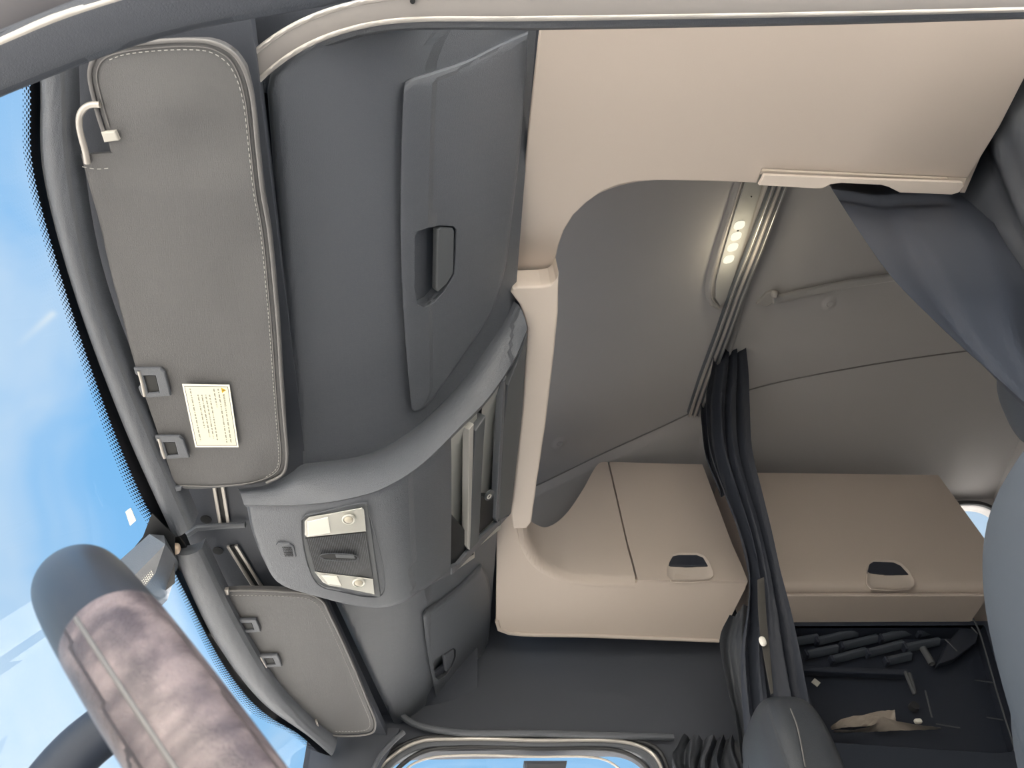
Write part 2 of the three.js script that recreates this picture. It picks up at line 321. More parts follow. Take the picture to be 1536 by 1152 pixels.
for (const [m, z0, z1] of [[liner1, 0.2, 1.03], [liner2, 1.06, 2.5]]) struct('seam_cord', tube(steps(20, z0, z1).map((z) => V(crX(z), roofY(z) - 0.001, z)), 0.0032, 6, false, 60), M.linerDark, m);
struct('edge_welt', tube(steps(14, -0.6, 0.5).map((x) => V(x, roofY(1.07) - 0.002, 1.075 + 0.0 * x)), 0.012, 8), M.liner, liner2);

// ---------------------------------------------------------------- windscreen, its black print and the moulding along its top
const GL = pix({ y: 1.225 }, [[40, 40], [62, 110], [66, 250], [110, 420], [190, 640], [262, 800], [265, 832], [330, 960], [400, 1050], [470, 1100], [500, 1135]]);
const glassDown = V(0, -0.78, -0.62).normalize();
{
  const top = curve(GL, 40);
  const g = [0, 0.08, 0.3, 0.7, 1.15].map((d) => top.map((p) => p.clone().addScaledVector(glassDown, d)));
  const w = struct('window', gridGeo(g).rotateX(0), M.glass); w.name = 'window_1'; w.userData.label = 'curved windscreen glass';
  // halftone border print: solid black along the edge breaking up into dots
  const W2 = 2048, H2 = 96, cv = document.createElement('canvas'); cv.width = W2; cv.height = H2;
  const cx = cv.getContext('2d'); cx.fillStyle = '#000'; cx.fillRect(0, 0, W2, H2); cx.fillStyle = '#fff'; cx.fillRect(0, 0, W2, 58);
  for (let r = 0; r < 5; r++) for (let k = 0; k < 210; k++) { cx.beginPath(); cx.arc((k + (r % 2) / 2) * W2 / 210, 60 + r * 7.6, 3.9 - r * 0.5, 0, 7); cx.fill(); }
  const at = new THREE.CanvasTexture(cv); at.wrapS = THREE.RepeatWrapping;
  const frit = std({ color: lin(0.008, 0.008, 0.01), roughness: 0.35, alphaMap: at, transparent: true, alphaTest: 0.5 });
  const outer = curve(pix({ y: 1.165 }, [[5, 40], [27, 118], [32, 240], [72, 400], [140, 612], [190, 742], [216, 785], [236, 830], [262, 880], [325, 1008], [378, 1073], [430, 1100], [462, 1125]]), 120);
  const inner = curve(GL.map((p) => p.clone().add(V(0, -0.003, 0.004))), 120);
  const pos = [], uv = [], idx = []; let L = 0;
  for (let i = 0; i <= 120; i++) { const a = along(inner, i / 120), b = along(outer, i / 120); if (i) L += b.distanceTo(along(outer, (i - 1) / 120)); pos.push(a.x, a.y, a.z, b.x, b.y + 0.002, b.z + 0.002); uv.push(L / 1.9, 1, L / 1.9, 0); if (i) { const k = 2 * i; idx.push(k - 2, k, k - 1, k, k + 1, k - 1); } }
  const fg = new THREE.BufferGeometry(); fg.setAttribute('position', new THREE.Float32BufferAttribute(pos, 3)); fg.setAttribute('uv', new THREE.Float32BufferAttribute(uv, 2)); fg.setIndex(idx); fg.computeVertexNormals();
  obj("black_border", fg, frit, w, true);
  obj('black_lobe', plate(pix({ y: 1.165 }, [[228, 770], [222, 785], [214, 806], [196, 828], [178, 845], [230, 900], [262, 875], [262, 805]]), DOWN, 0.002, { bevel: 0 }), M.black, w);
  obj('clear_tag', plate(pix({ y: 1.12 }, [[188, 768], [196, 762], [204, 781], [195, 789]]), DOWN, 0.0015, { bevel: 0 }), M.white, w).userData.label = 'small white sticker on the glass';
}
function ribbon(a, b, n, bulge, y) { // moulding between two long edges, bulging down
  const A = curve(a, n), B = curve(b, n);
  const rows = steps(10).map((t) => A.map((p, i) => { const q = lerp(along(A, i / n), along(B, i / n), t); q.y += y - bulge * Math.pow(Math.sin(Math.PI * t), 0.6); return q; }));
  return solid(rows, V(0, 0.03, 0));
}
struct('trim_1', [ribbon(pix({ y: 1.2 }, [[44, 40], [59, 110], [63, 250], [106, 420], [186, 640], [258, 801]]), pix({ y: 1.2 }, [[100, 40], [106, 110], [112, 230], [146, 420], [222, 620], [292, 785]]), 40, 0.02, 0)], M.trim);
struct('trim_2', [ribbon(pix({ y: 1.2 }, [[258, 826], [322, 960], [393, 1052], [464, 1102], [496, 1130]]), pix({ y: 1.2 }, [[303, 822], [356, 930], [420, 1035], [474, 1090], [505, 1115]]), 40, 0.018, 0)], M.trim);
const header = (y, back, up) => plate([V(-1.14, y, GL[0].z - up), ...GL.map((p) => V(clamp(p.x, -1.1, 1.05), y, p.z - up)), ...back], DOWN, 0.025, { bevel: 0.001 });
struct('trim_3', header(1.275, [V(1.05, 1.275, -0.25), V(1.05, 1.275, -0.15), V(0.3, 1.275, -0.31), V(-1.14, 1.275, -0.31)], 0.005), M.pillar);   // underside that the visors fold against
struct('ceiling', header(1.385, [V(1.1, 1.385, -0.25), V(1.1, 1.385, -0.12), V(-1.1, 1.385, -0.12), V(-1.1, 1.385, -0.5)], 0.02), M.pillar);
struct('trim_4', [sweep(pix({ y: 1.262 }, [[258, 806], [284, 800], [296, 792], [330, 789], [368, 787]]), rectSec(0.012, 0.012), false, UP)], M.trim);
// ---------------------------------------------------------------- pillars, door openings and their weatherstrips
const drvSeal = pix({ y: 1.29 }, [[345, 140], [372, 112], [408, 80], [450, 53], [500, 32], [560, 17], [620, 11], [760, 10], [1000, 7], [1300, 2], [1560, -4]]);
{
  const c = curve(drvSeal, 70), off = (d, y) => c.map((p) => p.clone().add(V(d, y, 0)));
  const w = struct('trim_5', sweep(c, rectSec(0.03, 0.012), false, UP), std({ color: lin(0.3, 0.28, 0.27), roughness: 0.4 }));
  w.userData.label = 'weatherstrip of the driver door opening';
  obj('bright_lip', sweep(c.map((p, i) => { const t = c[Math.min(i + 1, 70)].clone().sub(c[Math.max(i - 1, 0)]).normalize(), s = UP.clone().cross(t); return p.clone().addScaledVector(s, 0.016).add(V(0, -0.004, 0)); }), disc(0.0042, 0.0042), false, UP), M.seal, w);
  obj('bright_lip', sweep(c.map((p, i) => { const t = c[Math.min(i + 1, 70)].clone().sub(c[Math.max(i - 1, 0)]).normalize(), s = UP.clone().cross(t); return p.clone().addScaledVector(s, -0.016).add(V(0, -0.004, 0)); }), disc(0.0042, 0.0042), false, UP), M.seal, w);
  const cap = obj('screw', new THREE.CylinderGeometry(0.004, 0.004, 0.01, 12).translate(...pix({ y: 1.28 }, [[619, 1]])[0].toArray()), M.black, w);
}
struct('trim_6', sweep(curve(pix({ y: 1.33 }, [[392, 128], [418, 98], [455, 70], [505, 48], [560, 34], [620, 28], [800, 28], [1000, 25], [1300, 19], [1560, 11]]), 60), disc(0.017, 0.02, 14), false, UP), M.trim);
struct('trim_7', plate(pix({ y: 1.345 }, [[60, 130], [150, 40], [330, -20], [640, -60], [640, 20], [540, 26], [440, 62], [385, 125], [300, 180], [140, 180]]), DOWN, 0.05), M.pillar);
const PX = 1.03;
{
  const ring = (list, r, m, par, x = PX, s = 1) => obj('seal_strip', sweep(curve(pix({ x }, list), 60), disc(r, r * s), false, V(-1, 0, 0)), m, par);
  const d = struct('door_1', sweep(curve(pix({ x: 1.03 }, [[556, 1180], [590, 1140], [628, 1119], [690, 1113], [800, 1115], [940, 1119], [976, 1140], [996, 1180]]), 60), rectSec(0.03, 0.02), false, V(-1, 0, 0)), M.trim);
  d.userData.label = 'passenger door with the window edge and its seals';
  ring([[534, 1180], [580, 1133], [626, 1109], [690, 1104], [800, 1106], [950, 1110], [988, 1126], [1010, 1180]], 0.007, M.rubber, d, 1.02);
  ring([[545, 1180], [585, 1137], [627, 1113], [690, 1108.5], [800, 1110.5], [946, 1115], [981, 1133], [1003, 1180]], 0.006, M.seal, d, 1.015);
  ring([[576, 1180], [602, 1148], [634, 1128], [690, 1121], [800, 1123], [930, 1127], [966, 1147], [986, 1180]], 0.007, M.rubber, d, 1.03);
  ring([[592, 1180], [611, 1152], [640, 1138], [690, 1133], [800, 1135], [905, 1139], [932, 1156], [950, 1180]], 0.0035, M.seal, d, 1.034);
  obj('window_glass', box(1.058, 1.063, 0.22, 1.28, -0.22, 0.68, 0.001), M.glass, d);
}
struct('trim_8', [sweep(curve(pix({ x: 1.0 }, [[590, 1062], [620, 1085], [680, 1098], [800, 1100], [1010, 1106]]), 50), rectSec(0.016, 0.02, 0.004), false, V(-1, 0, 0))], M.trim);
struct('trim_9', (() => { const a = pix({ x: 0.97 }, [[470, 1098], [500, 1103], [560, 1098], [600, 1092]]), b = pix({ x: 0.97 }, [[455, 1200], [480, 1200], [540, 1200], [556, 1170]]); return solid(steps(8).map((t) => steps(12).map((u) => { const p = lerp(along(a, u), along(b, u), t); p.x -= 0.025 * Math.sin(Math.PI * u); return p; })), V(0.03, 0, 0)); })(), M.pillar).userData.label = 'passenger side windscreen pillar cover';
struct('trim_10', sweep(curve(pix({ x: 0.95 }, [[606, 1098], [590, 1112], [570, 1135], [555, 1165]]), 16), disc(0.008, 0.008), false, V(-1, 0, 0)), M.trim);
{ // the driver's door stands open: only the frame of its window crosses the corner of the view
  const t = thing('open_cab_door', 'dark window frame of the open driver door crossing the top left corner', 'door');
  const m = (l, y) => curve(pix({ y }, l), 12);
  obj('window_frame', sweep(m([[-100, 140], [-10, 100], [119, 48], [190, 23], [282, -2], [407, -25], [520, -45]], 0.8), rectSec(0.05, 0.04, 0.012), false, UP), M.pillar, t);
  obj('outer_skin', sweep(m([[-100, 70], [-10, 36], [75, 2], [165, -28], [250, -54]], 0.82), rectSec(0.062, 0.03, 0.01), false, UP), std({ color: lin(0.12, 0.115, 0.125), roughness: 0.4 }), t);
  obj('weatherstrip', sweep(m([[-90, 99], [0, 65], [83, 29], [175, 0], [260, -26]], 0.785), disc(0.005, 0.005), false, UP), M.seal, t);
}

// ---------------------------------------------------------------- overhead bins, one on each side of the middle console
function binBody(x0, x1, lip, endRound) {
  const g = [];
  for (const x of [...steps(36, x0, x1)]) {
    let zl = lip(x); if (endRound) { const q = clamp((endRound - x) / 0.075, 0, 1); zl += 0.07 * (1 - Math.sqrt(1 - q * q)); }
    const row = [[0.1, -0.03], [0.055, -0.03], [0.034, -0.0285], [0.02, -0.024], [0.01, -0.017], [0.003, -0.008], [0, 0]].map(([dy, dz]) => V(x, binY(zl + dz) + dy, zl + dz)); row.push(V(x, binY(zl + 0.006), zl + 0.006));
    for (const t of steps(22).slice(1)) { const z = zl + 0.006 + (0.151 - zl) * t; row.push(V(x, binY(z), z)); }
    g.push(row);
  }
  return solid(g, V(0, 0.012, 0), 30);
}
const bin = thing('overhead_bin', 'dark overhead storage bin above the driver seat, the nearest one', 'storage bin');
const doorSurf = (d) => (p) => { p.y = binY(p.z) - d; return p; };
function binDoor(top, right, bottom, left, par, d, cut) {
  const us = eased(26, 0.035), vs = eased(34, 0.03);
  let g = coons(curve(top, 24), curve(right, 24), curve(bottom, 24), curve(left, 24), us, vs).map((r) => r.map(doorSurf(d)));
  g = pillowed(g, us, vs, 0.035, 0.03, 0.011, UP);
  const inside = (p) => { let c = false; for (let i = 0, j = cut.length - 1; i < cut.length; j = i++) if ((cut[i].z > p.z) !== (cut[j].z > p.z) && p.x < (cut[j].x - cut[i].x) * (p.z - cut[i].z) / (cut[j].z - cut[i].z) + cut[i].x) c = !c; return c; };
  const s = solid(g, V(0, 0.016, 0), 30);
  if (!cut) return s;
  return carve(s, cut, -0.05, 0.06);
}
// recess cut out of a panel: outline on its face, from y offset lo to hi
const evaluator = new Evaluator(); evaluator.attributes = ['position', 'normal']; evaluator.useGroups = false;
function carve(g, outline, lo, hi) {
  const n = facing(outline), c = plate(outline.map((p) => p.clone().addScaledVector(n, -lo)), n, hi - lo, { bevel: 0 });
  const clean = (q) => { q = q.clone(); q.deleteAttribute('uv'); return q.index ? q : mergeVertices(q, 1e-6); };
  const a = new Brush(clean(g)), b = new Brush(clean(c)); a.updateMatrixWorld(); b.updateMatrixWorld();
  return evaluator.evaluate(a, b, SUBTRACTION).geometry;
}
const pocket = (outline, depth, t, name, mat) => { // the lining of a recess: floor and walls
  const n = facing(outline), at = (k) => (p) => p.clone().addScaledVector(n, -k), rim = [...outline, outline[0]], gs = [crease(gridGeo([0.003, 0.006, depth * 0.6, depth].map((k) => rim.map(at(k)))), 50), plate(outline.map(at(depth)), n, 0.002, { bevel: 0 })];
  return obj(name, gs, mat, t);
};
{
  const surf = (z) => binY(z) - 0.02;
  const cut = pix(surf, [[622, 356], [626, 347], [640, 342], [660, 338], [680, 339], [685, 344], [684, 380], [682, 412], [670, 434], [652, 454], [637, 462], [627, 458], [622, 440]]);
  obj('body', carve(binBody(-1.03, -0.004, (x) => -0.277 - 0.037 * (x + 0.98), -0.94), cut, -0.05, 0.08), M.trim, bin);
  const d = obj('door', binDoor(pix(surf, [[605, 136], [607, 127], [616, 121], [635, 115], [700, 93], [750, 68], [793, 50]]), pix(surf, [[793, 50], [783, 200], [768, 330], [757, 410], [738, 470]]), pix(surf, [[617, 612], [619, 620], [628, 621], [642, 611], [668, 576], [704, 524], [738, 470]]), pix(surf, [[605, 136], [602, 200], [600, 300], [601, 400], [608, 520], [617, 612]]), bin, 0.02, cut), M.trim, bin);
  pocket(cut, 0.034, d, 'recess', M.trim);
  obj('latch', plate(pix((z) => binY(z) - 0.018, [[657, 345], [662, 341], [680, 342], [682, 347], [681, 410], [671, 426], [658, 438], [655, 434]]), null, 0.016, { bevel: 0.004, seg: 3 }), M.trimSmooth, d);
}
const binP = thing('overhead_bin', 'grey overhead storage bin on the passenger side beyond the reading lamps', 'storage bin');
{
  const surf = (z) => binY(z) - 0.018;
  const cut = pix(surf, [[650, 996], [653, 989], [664, 982], [680, 972], [684, 975], [684, 985], [678, 1002], [668, 1014], [658, 1020], [653, 1016]]);
  obj('body', carve(binBody(0.004, 1.03, (x) => -0.272 + 0.19 * Math.max(0, x - 0.3), 0), cut, -0.05, 0.08), M.trim, binP);
  const d = obj('door', binDoor(pix(surf, [[634, 928], [638, 921], [655, 910], [690, 882], [722, 852]]), pix(surf, [[722, 852], [734, 880], [736, 930], [732, 962]]), pix(surf, [[655, 1056], [659, 1062], [668, 1064], [690, 1043], [715, 1006], [732, 962]]), pix(surf, [[634, 928], [640, 975], [648, 1020], [655, 1056]]), binP, 0.018, cut), M.trim, binP);
  pocket(cut, 0.032, d, 'recess', M.trimSmooth);
  obj('latch', plate(pix((z) => binY(z) - 0.02, [[667, 983], [681, 974], [682, 985], [676, 1001], [670, 1008]]), null, 0.014, { bevel: 0.003 }), M.trim, d);
  // curved fairing that carries the bin into the side wall
  const a = steps(24, -0.17, 0.115).map((z) => V(0.9, binY(z) + 0.004, z)), b = steps(24, -0.17, 0.115).map((z) => V(1.034, binY(z) + 0.16 - 0.2 * smooth(-0.2, 0.16, z), z));
  obj('side_fairing', solid(steps(10).map((t) => a.map((p, i) => { const q = lerp(p, b[i], t); q.y = p.y + (b[i].y - p.y) * t * t - 0.09 * t * t; return q; })), V(0, 0.012, 0)), M.pillar, binP);
}

// ---------------------------------------------------------------- middle console
const con = thing('overhead_console', 'grey overhead console in the middle with two open slots at its rear end', 'console');
const onCon = (p) => { p.y = consoleY(p.z); return p; };
const cDrv = pix(consoleY, [[368, 757], [410, 758], [450, 757], [500, 752], [560, 738], [600, 719], [640, 690], [676, 655]]);
const cPas = pix(consoleY, [[450, 888], [480, 897], [520, 908], [560, 914], [600, 908], [640, 884], [676, 861]]);
const cFront = pix(consoleY, [[368, 757], [374, 790], [382, 815], [395, 845], [415, 875], [450, 888]]);
const cBack = pix(consoleY, [[676, 655], [677, 700], [677, 780], [676, 861]]);
{
  const us = eased(30, 0.04), vs = eased(34, 0.03);
  let g = coons(curve(cDrv, 40), cBack, curve(cPas, 40), curve(cFront, 24), us, vs).map((r) => r.map(onCon));
  g = pillowed(g, us, vs, 0.03, 0.05, 0.008, UP).map((r, i) => r.map((p, j) => { if (us[j] > 0.9) p.y = consoleY(p.z); return p; }));
  obj('body', solid(g, V(0, 0.03, 0), 30), M.trim, con);
  // flank towards the driver: from the lower edge up to the bin
  const lo = pix(consoleY, [[366, 757], [410, 758], [450, 757], [500, 752], [560, 738], [600, 719], [640, 690], [690, 640], [727, 603], [756, 564], [776, 530], [791, 492]]);
  const hi = [...pix({ y: 1.235 }, [[356, 733], [402, 727], [438, 708]]), ...pix(binY, [[455, 696], [520, 688], [560, 678], [600, 657], [640, 627], [690, 576], [730, 522], [752, 490], [771, 452]])];
  const rows = [], L = curve(lo, 60), H = curve(hi, 60);
  for (const t of eased(14, 0.12)) rows.push(steps(60).map((u, i) => { const p = lerp(along(L, u), along(H, u), t); p.x -= 0.016 * Math.sin(Math.PI * t) ; return p; }));
  obj('flank', solid(rows, V(0.02, 0.012, 0), 30), M.trim, con);
  // rim bars round the open slots
  const bar = (name, l, depth, m = M.trimSmooth, n = null) => obj(name, plate(l, n, depth, { bevel: 0.003 }), m, con);
  const S = (l) => pix(consoleY, l);
  bar('rear_bar', S([[763, 578], [778, 540], [791, 500], [784, 620], [776, 690], [767, 770], [749, 790], [755, 640]]), 0.03);
  bar('middle_bar', S([[714, 646], [729, 624], [726, 664], [722, 740], [719, 812], [705, 826], [708, 740]]), 0.03);
  bar('lower_rim', S([[676, 851], [688, 846], [720, 808], [752, 778], [764, 772], [746, 792], [715, 826], [690, 852], [677, 862]]), 0.012, M.trim);
  // the hollow behind the slots
  const hollow = (a, b, c2, d) => { const A = S([a, b]), B = S([d, c2]); return steps(6).map((t) => steps(8).map((u) => { const p = lerp(lerp(A[0], A[1], u), lerp(B[0], B[1], u), t); p.y += 0.045 * Math.sin(Math.PI * Math.min(1, t * 1.0)) ** 0.5 + 0.02; return p; })); };
  obj('slot_back', solid(hollow([676, 662], [716, 628], [712, 845], [676, 870]), V(0, 0.004, 0)), M.steel, con);
  obj('slot_back', solid(hollow([724, 610], [760, 572], [752, 800], [716, 830]), V(0, 0.004, 0)), M.steel, con);
  const lw = (l) => plate(S(l).map((p) => p.add(V(0, 0.02, 0))), null, 0.03, { bevel: 0.001 });
  obj('slot_end', lw([[677, 780], [690, 795], [709, 818], [711, 840], [677, 860]]), M.black, con);
  obj('slot_end', lw([[722, 752], [747, 752], [747, 782], [720, 808]]), M.black, con);
  obj('shelf_edge', plate(S([[704, 645], [711, 636], [708, 740], [705, 825], [702, 820]]), null, 0.02, { bevel: 0.0015 }), std({ color: lin(0.42, 0.41, 0.39), roughness: 0.4 }), con);
  obj('shelf_edge', plate(S([[756, 572], [759, 566], [756, 640], [750, 740], [747, 784], [744, 778]]), null, 0.02, { bevel: 0.0015 }), M.trim, con);
  const sc = S([[734, 745]])[0], tab = obj('screw_tab', new THREE.CylinderGeometry(0.016, 0.016, 0.006, 20).rotateX(-0.7).translate(sc.x, sc.y + 0.006, sc.z), M.trimSmooth, con);
  obj('screw', new THREE.TorusGeometry(0.006, 0.002, 8, 16).rotateX(Math.PI / 2 - 0.7).translate(sc.x, sc.y + 0.001, sc.z), M.metal, tab);
  // little microphone grille
  const mic = obj('microphone_cover', plate(pix((z) => consoleY(z) - 0.004, [[414, 817], [418, 814], [434, 816], [440, 820], [444, 836], [441, 839], [425, 837], [419, 832]]), DOWN, 0.006, { bevel: 0.002 }), M.trim, con);
  const holes = []; const mp = pix((z) => consoleY(z) - 0.0045, [[424, 821], [436, 822], [439, 834], [428, 834]]);
  for (const u of steps(5)) for (const v of steps(5)) { const p = lerp(lerp(mp[0], mp[1], u), lerp(mp[3], mp[2], u), v); holes.push(new THREE.CylinderGeometry(0.0012, 0.0012, 0.0015, 8).translate(p.x, p.y, p.z)); }
  obj('hole_grid', holes, M.black, mic).userData.kind = 'stuff';
}
// reading-lamp panel let into the console
const lampPanel = thing('reading_lamp_panel', 'overhead reading lamp panel with two clear lenses and a ribbed centre', 'lamp');
{
  const S = (d) => (z) => consoleY(z) - d;
  const A = pix(S(0.004), [[452, 780], [458, 774], [470, 771], [551, 755], [553, 765], [571, 893], [500, 885], [487, 882], [474, 873], [462, 848], [454, 812]]);
  const n = A[3].clone().sub(A[0]).cross(A[8].clone().sub(A[0])); if (n.y > 0) n.negate();
  obj('frame', plate(A, n, 0.014, { bevel: 0.002 }), M.trimSmooth, lampPanel);
  obj('bezel', tube([...A, A[0]].map((p) => p.clone().add(V(0, -0.001, 0))), 0.0016, 6, false, 120), M.trim, lampPanel);
  const face = (l, d, th, m, name, par = lampPanel) => obj(name, plate(pix(S(d), l), n, th, { bevel: 0.0015 }), m, par);
  for (const [lens, bowl, lin2] of [[[[457, 782], [463, 777], [543, 763], [546, 766], [549, 797], [461, 806], [457, 802]], [523, 779], [[461, 782], [492, 777], [496, 801], [462, 804]]], [[[472, 858], [480, 860], [559, 868], [562, 890], [510, 883], [494, 880], [484, 874]], [538, 874], [[482, 863], [505, 865], [513, 880], [492, 876]]]]) {
    face(lens, 0.007, 0.002, M.reflector, 'reflector');
    const lg = face(lens, 0.0095, 0.0022, M.lens, 'lens');
    const c = pix(S(0.0085), [bowl])[0];
    obj('bulb_ring', new THREE.TorusGeometry(0.012, 0.0025, 10, 28).rotateX(Math.PI / 2).applyMatrix4(new THREE.Matrix4().makeRotationFromQuaternion(new THREE.Quaternion().setFromUnitVectors(DOWN, n.clone().normalize()))).translate(c.x, c.y, c.z), M.reflector, lampPanel);
    obj('bulb', blob(c.clone().add(V(0, -0.001, 0)), [0.0095, 0.004, 0.0095], 1), std({ color: lin(0.5, 0.46, 0.38), roughness: 0.25 }), lampPanel);
    face(lin2, 0.0086, 0.001, M.white, 'diffuser');
  }
  const mid = pix(S(0.0075), [[458, 808], [549, 799], [559, 866], [471, 856]]), tex = std({ color: lin(0.05, 0.052, 0.055), roughness: 0.45 });
  const grille = obj('grille', plate(mid, n, 0.003, { bevel: 0.0005 }), tex, lampPanel), ribs = [];
  for (const u of steps(34, 0.02, 0.98)) { const a = lerp(mid[0], mid[1], u), b = lerp(mid[3], mid[2], u); ribs.push(sweep([a.addScaledVector(n.clone().normalize(), 0.0004), b.addScaledVector(n.clone().normalize(), 0.0004)], disc(0.0007, 0.0007, 6), false, DOWN)); }
  obj('rib_set', ribs, M.trim, grille).userData.kind = 'stuff';
  const sl = pix(S(0.0095), [[479, 834], [484, 831], [530, 832], [537, 836], [534, 840], [488, 839]]);
  const slot = obj('switch_slot', plate(sl, n, 0.002, { bevel: 0.0005 }), M.black, lampPanel);
  obj('slot_rim', tube([...sl, sl[0]].map((p) => p.clone().add(V(0, -0.0006, 0))), 0.0009, 6, false, 60), M.trim, slot);
  obj('slider', plate(pix(S(0.012), [[503, 832.5], [531, 833.5], [533, 838], [504, 837]]), n, 0.003, { bevel: 0.0008 }), M.trimSmooth, slot);
}

// ---------------------------------------------------------------- rods, holes and visors under the windscreen header
for (const [a, b, l] of [[[[316, 700], [331, 788]], [[329, 700], [343, 787]], 'bright twin visor rail running out from behind the larger visor'], [[[342, 819], [388, 892]], [[354, 818], [400, 892]], 'bright twin visor rail running in behind the smaller far visor']]) {
  const t = thing('visor_rail', l, 'rail');
  obj('channel', plate(pix({ y: 1.272 }, [a[0], a[1], b[1], b[0]]), DOWN, 0.003, { bevel: 0 }), M.black, t);
  for (const q of [a, b]) obj('rod', sweep(pix({ y: 1.268 }, q), rectSec(0.0075, 0.006, 0.0015), false, DOWN), M.seal, t);
}
{ const h = scene.children.find((o) => o.name === 'trim_3'); for (const q of [[309, 779], [327, 826]]) { const p = pix({ y: 1.2745 }, [q])[0]; obj('round_hole', new THREE.CylinderGeometry(0.0125, 0.0125, 0.002, 24).translate(p.x, p.y, p.z), M.black, h); } }
function visorSheet(top, right, bottom, left, y, th, par, name, mat, wav, flat = '') {
  const us = eased(26, 0.05), vs = eased(46, 0.025);
  let g = coons(curve(top, 30), curve(right, 30), curve(bottom, 30), curve(left, 30), us, vs);
  const ut = us, vt = vs.map((v) => flat === 'top' ? Math.max(v, 0.5) : flat === 'bottom' ? Math.min(v, 0.5) : v);
  g = pillowed(g, ut, vt, 0.045, 0.03, th * 0.5, UP).map((r) => r.map((p) => { p.y -= wav(p); return p; }));
  return obj(name, solid(g, V(0, th * 0.5, 0), 30), mat, par);
}
const wavy = (cx, cz) => (p) => 0.008 * Math.exp(-(((p.x - cx) / 0.045) ** 2)) * smooth(-0.62, -0.3, p.z) + 0.010 * Math.exp(-(((p.x - cx + 0.13) / 0.05) ** 2 + ((p.z - cz) / 0.07) ** 2)) + 0.009 * fbm(p.x * 6, p.z * 7, 2.2, 2);
function stitch(list, y, par) { // row of short threads along a seam
  const c = curve(list, 160), gs = []; let L = 0; for (let i = 1; i < c.length; i++) L += c[i].distanceTo(c[i - 1]);
  const n = Math.floor(L / 0.009); for (let i = 0; i < n; i++) { const a = along(c, (i + 0.2) / n), b = along(c, (i + 0.75) / n); gs.push(sweep([a, b], disc(0.0007, 0.0006, 5), false, DOWN)); }
  const m = obj('stitching', gs, M.thread, par); m.userData.kind = 'stuff'; return m;
}
function visorHinge(par, outer, hole, rod, y) {
  const h = obj('hinge', plate(pix({ y }, outer), DOWN, 0.008, { bevel: 0.0022, holes: [pix({ y }, hole)] }), M.trim, par);
  obj('hinge_hole', plate(pix({ y: y + 0.004 }, hole), DOWN, 0.002, { bevel: 0 }), M.black, h);
  obj('pivot', tube(pix({ y: y + 0.001 }, rod), 0.0032, 8, false, 6), M.seal, h);
}
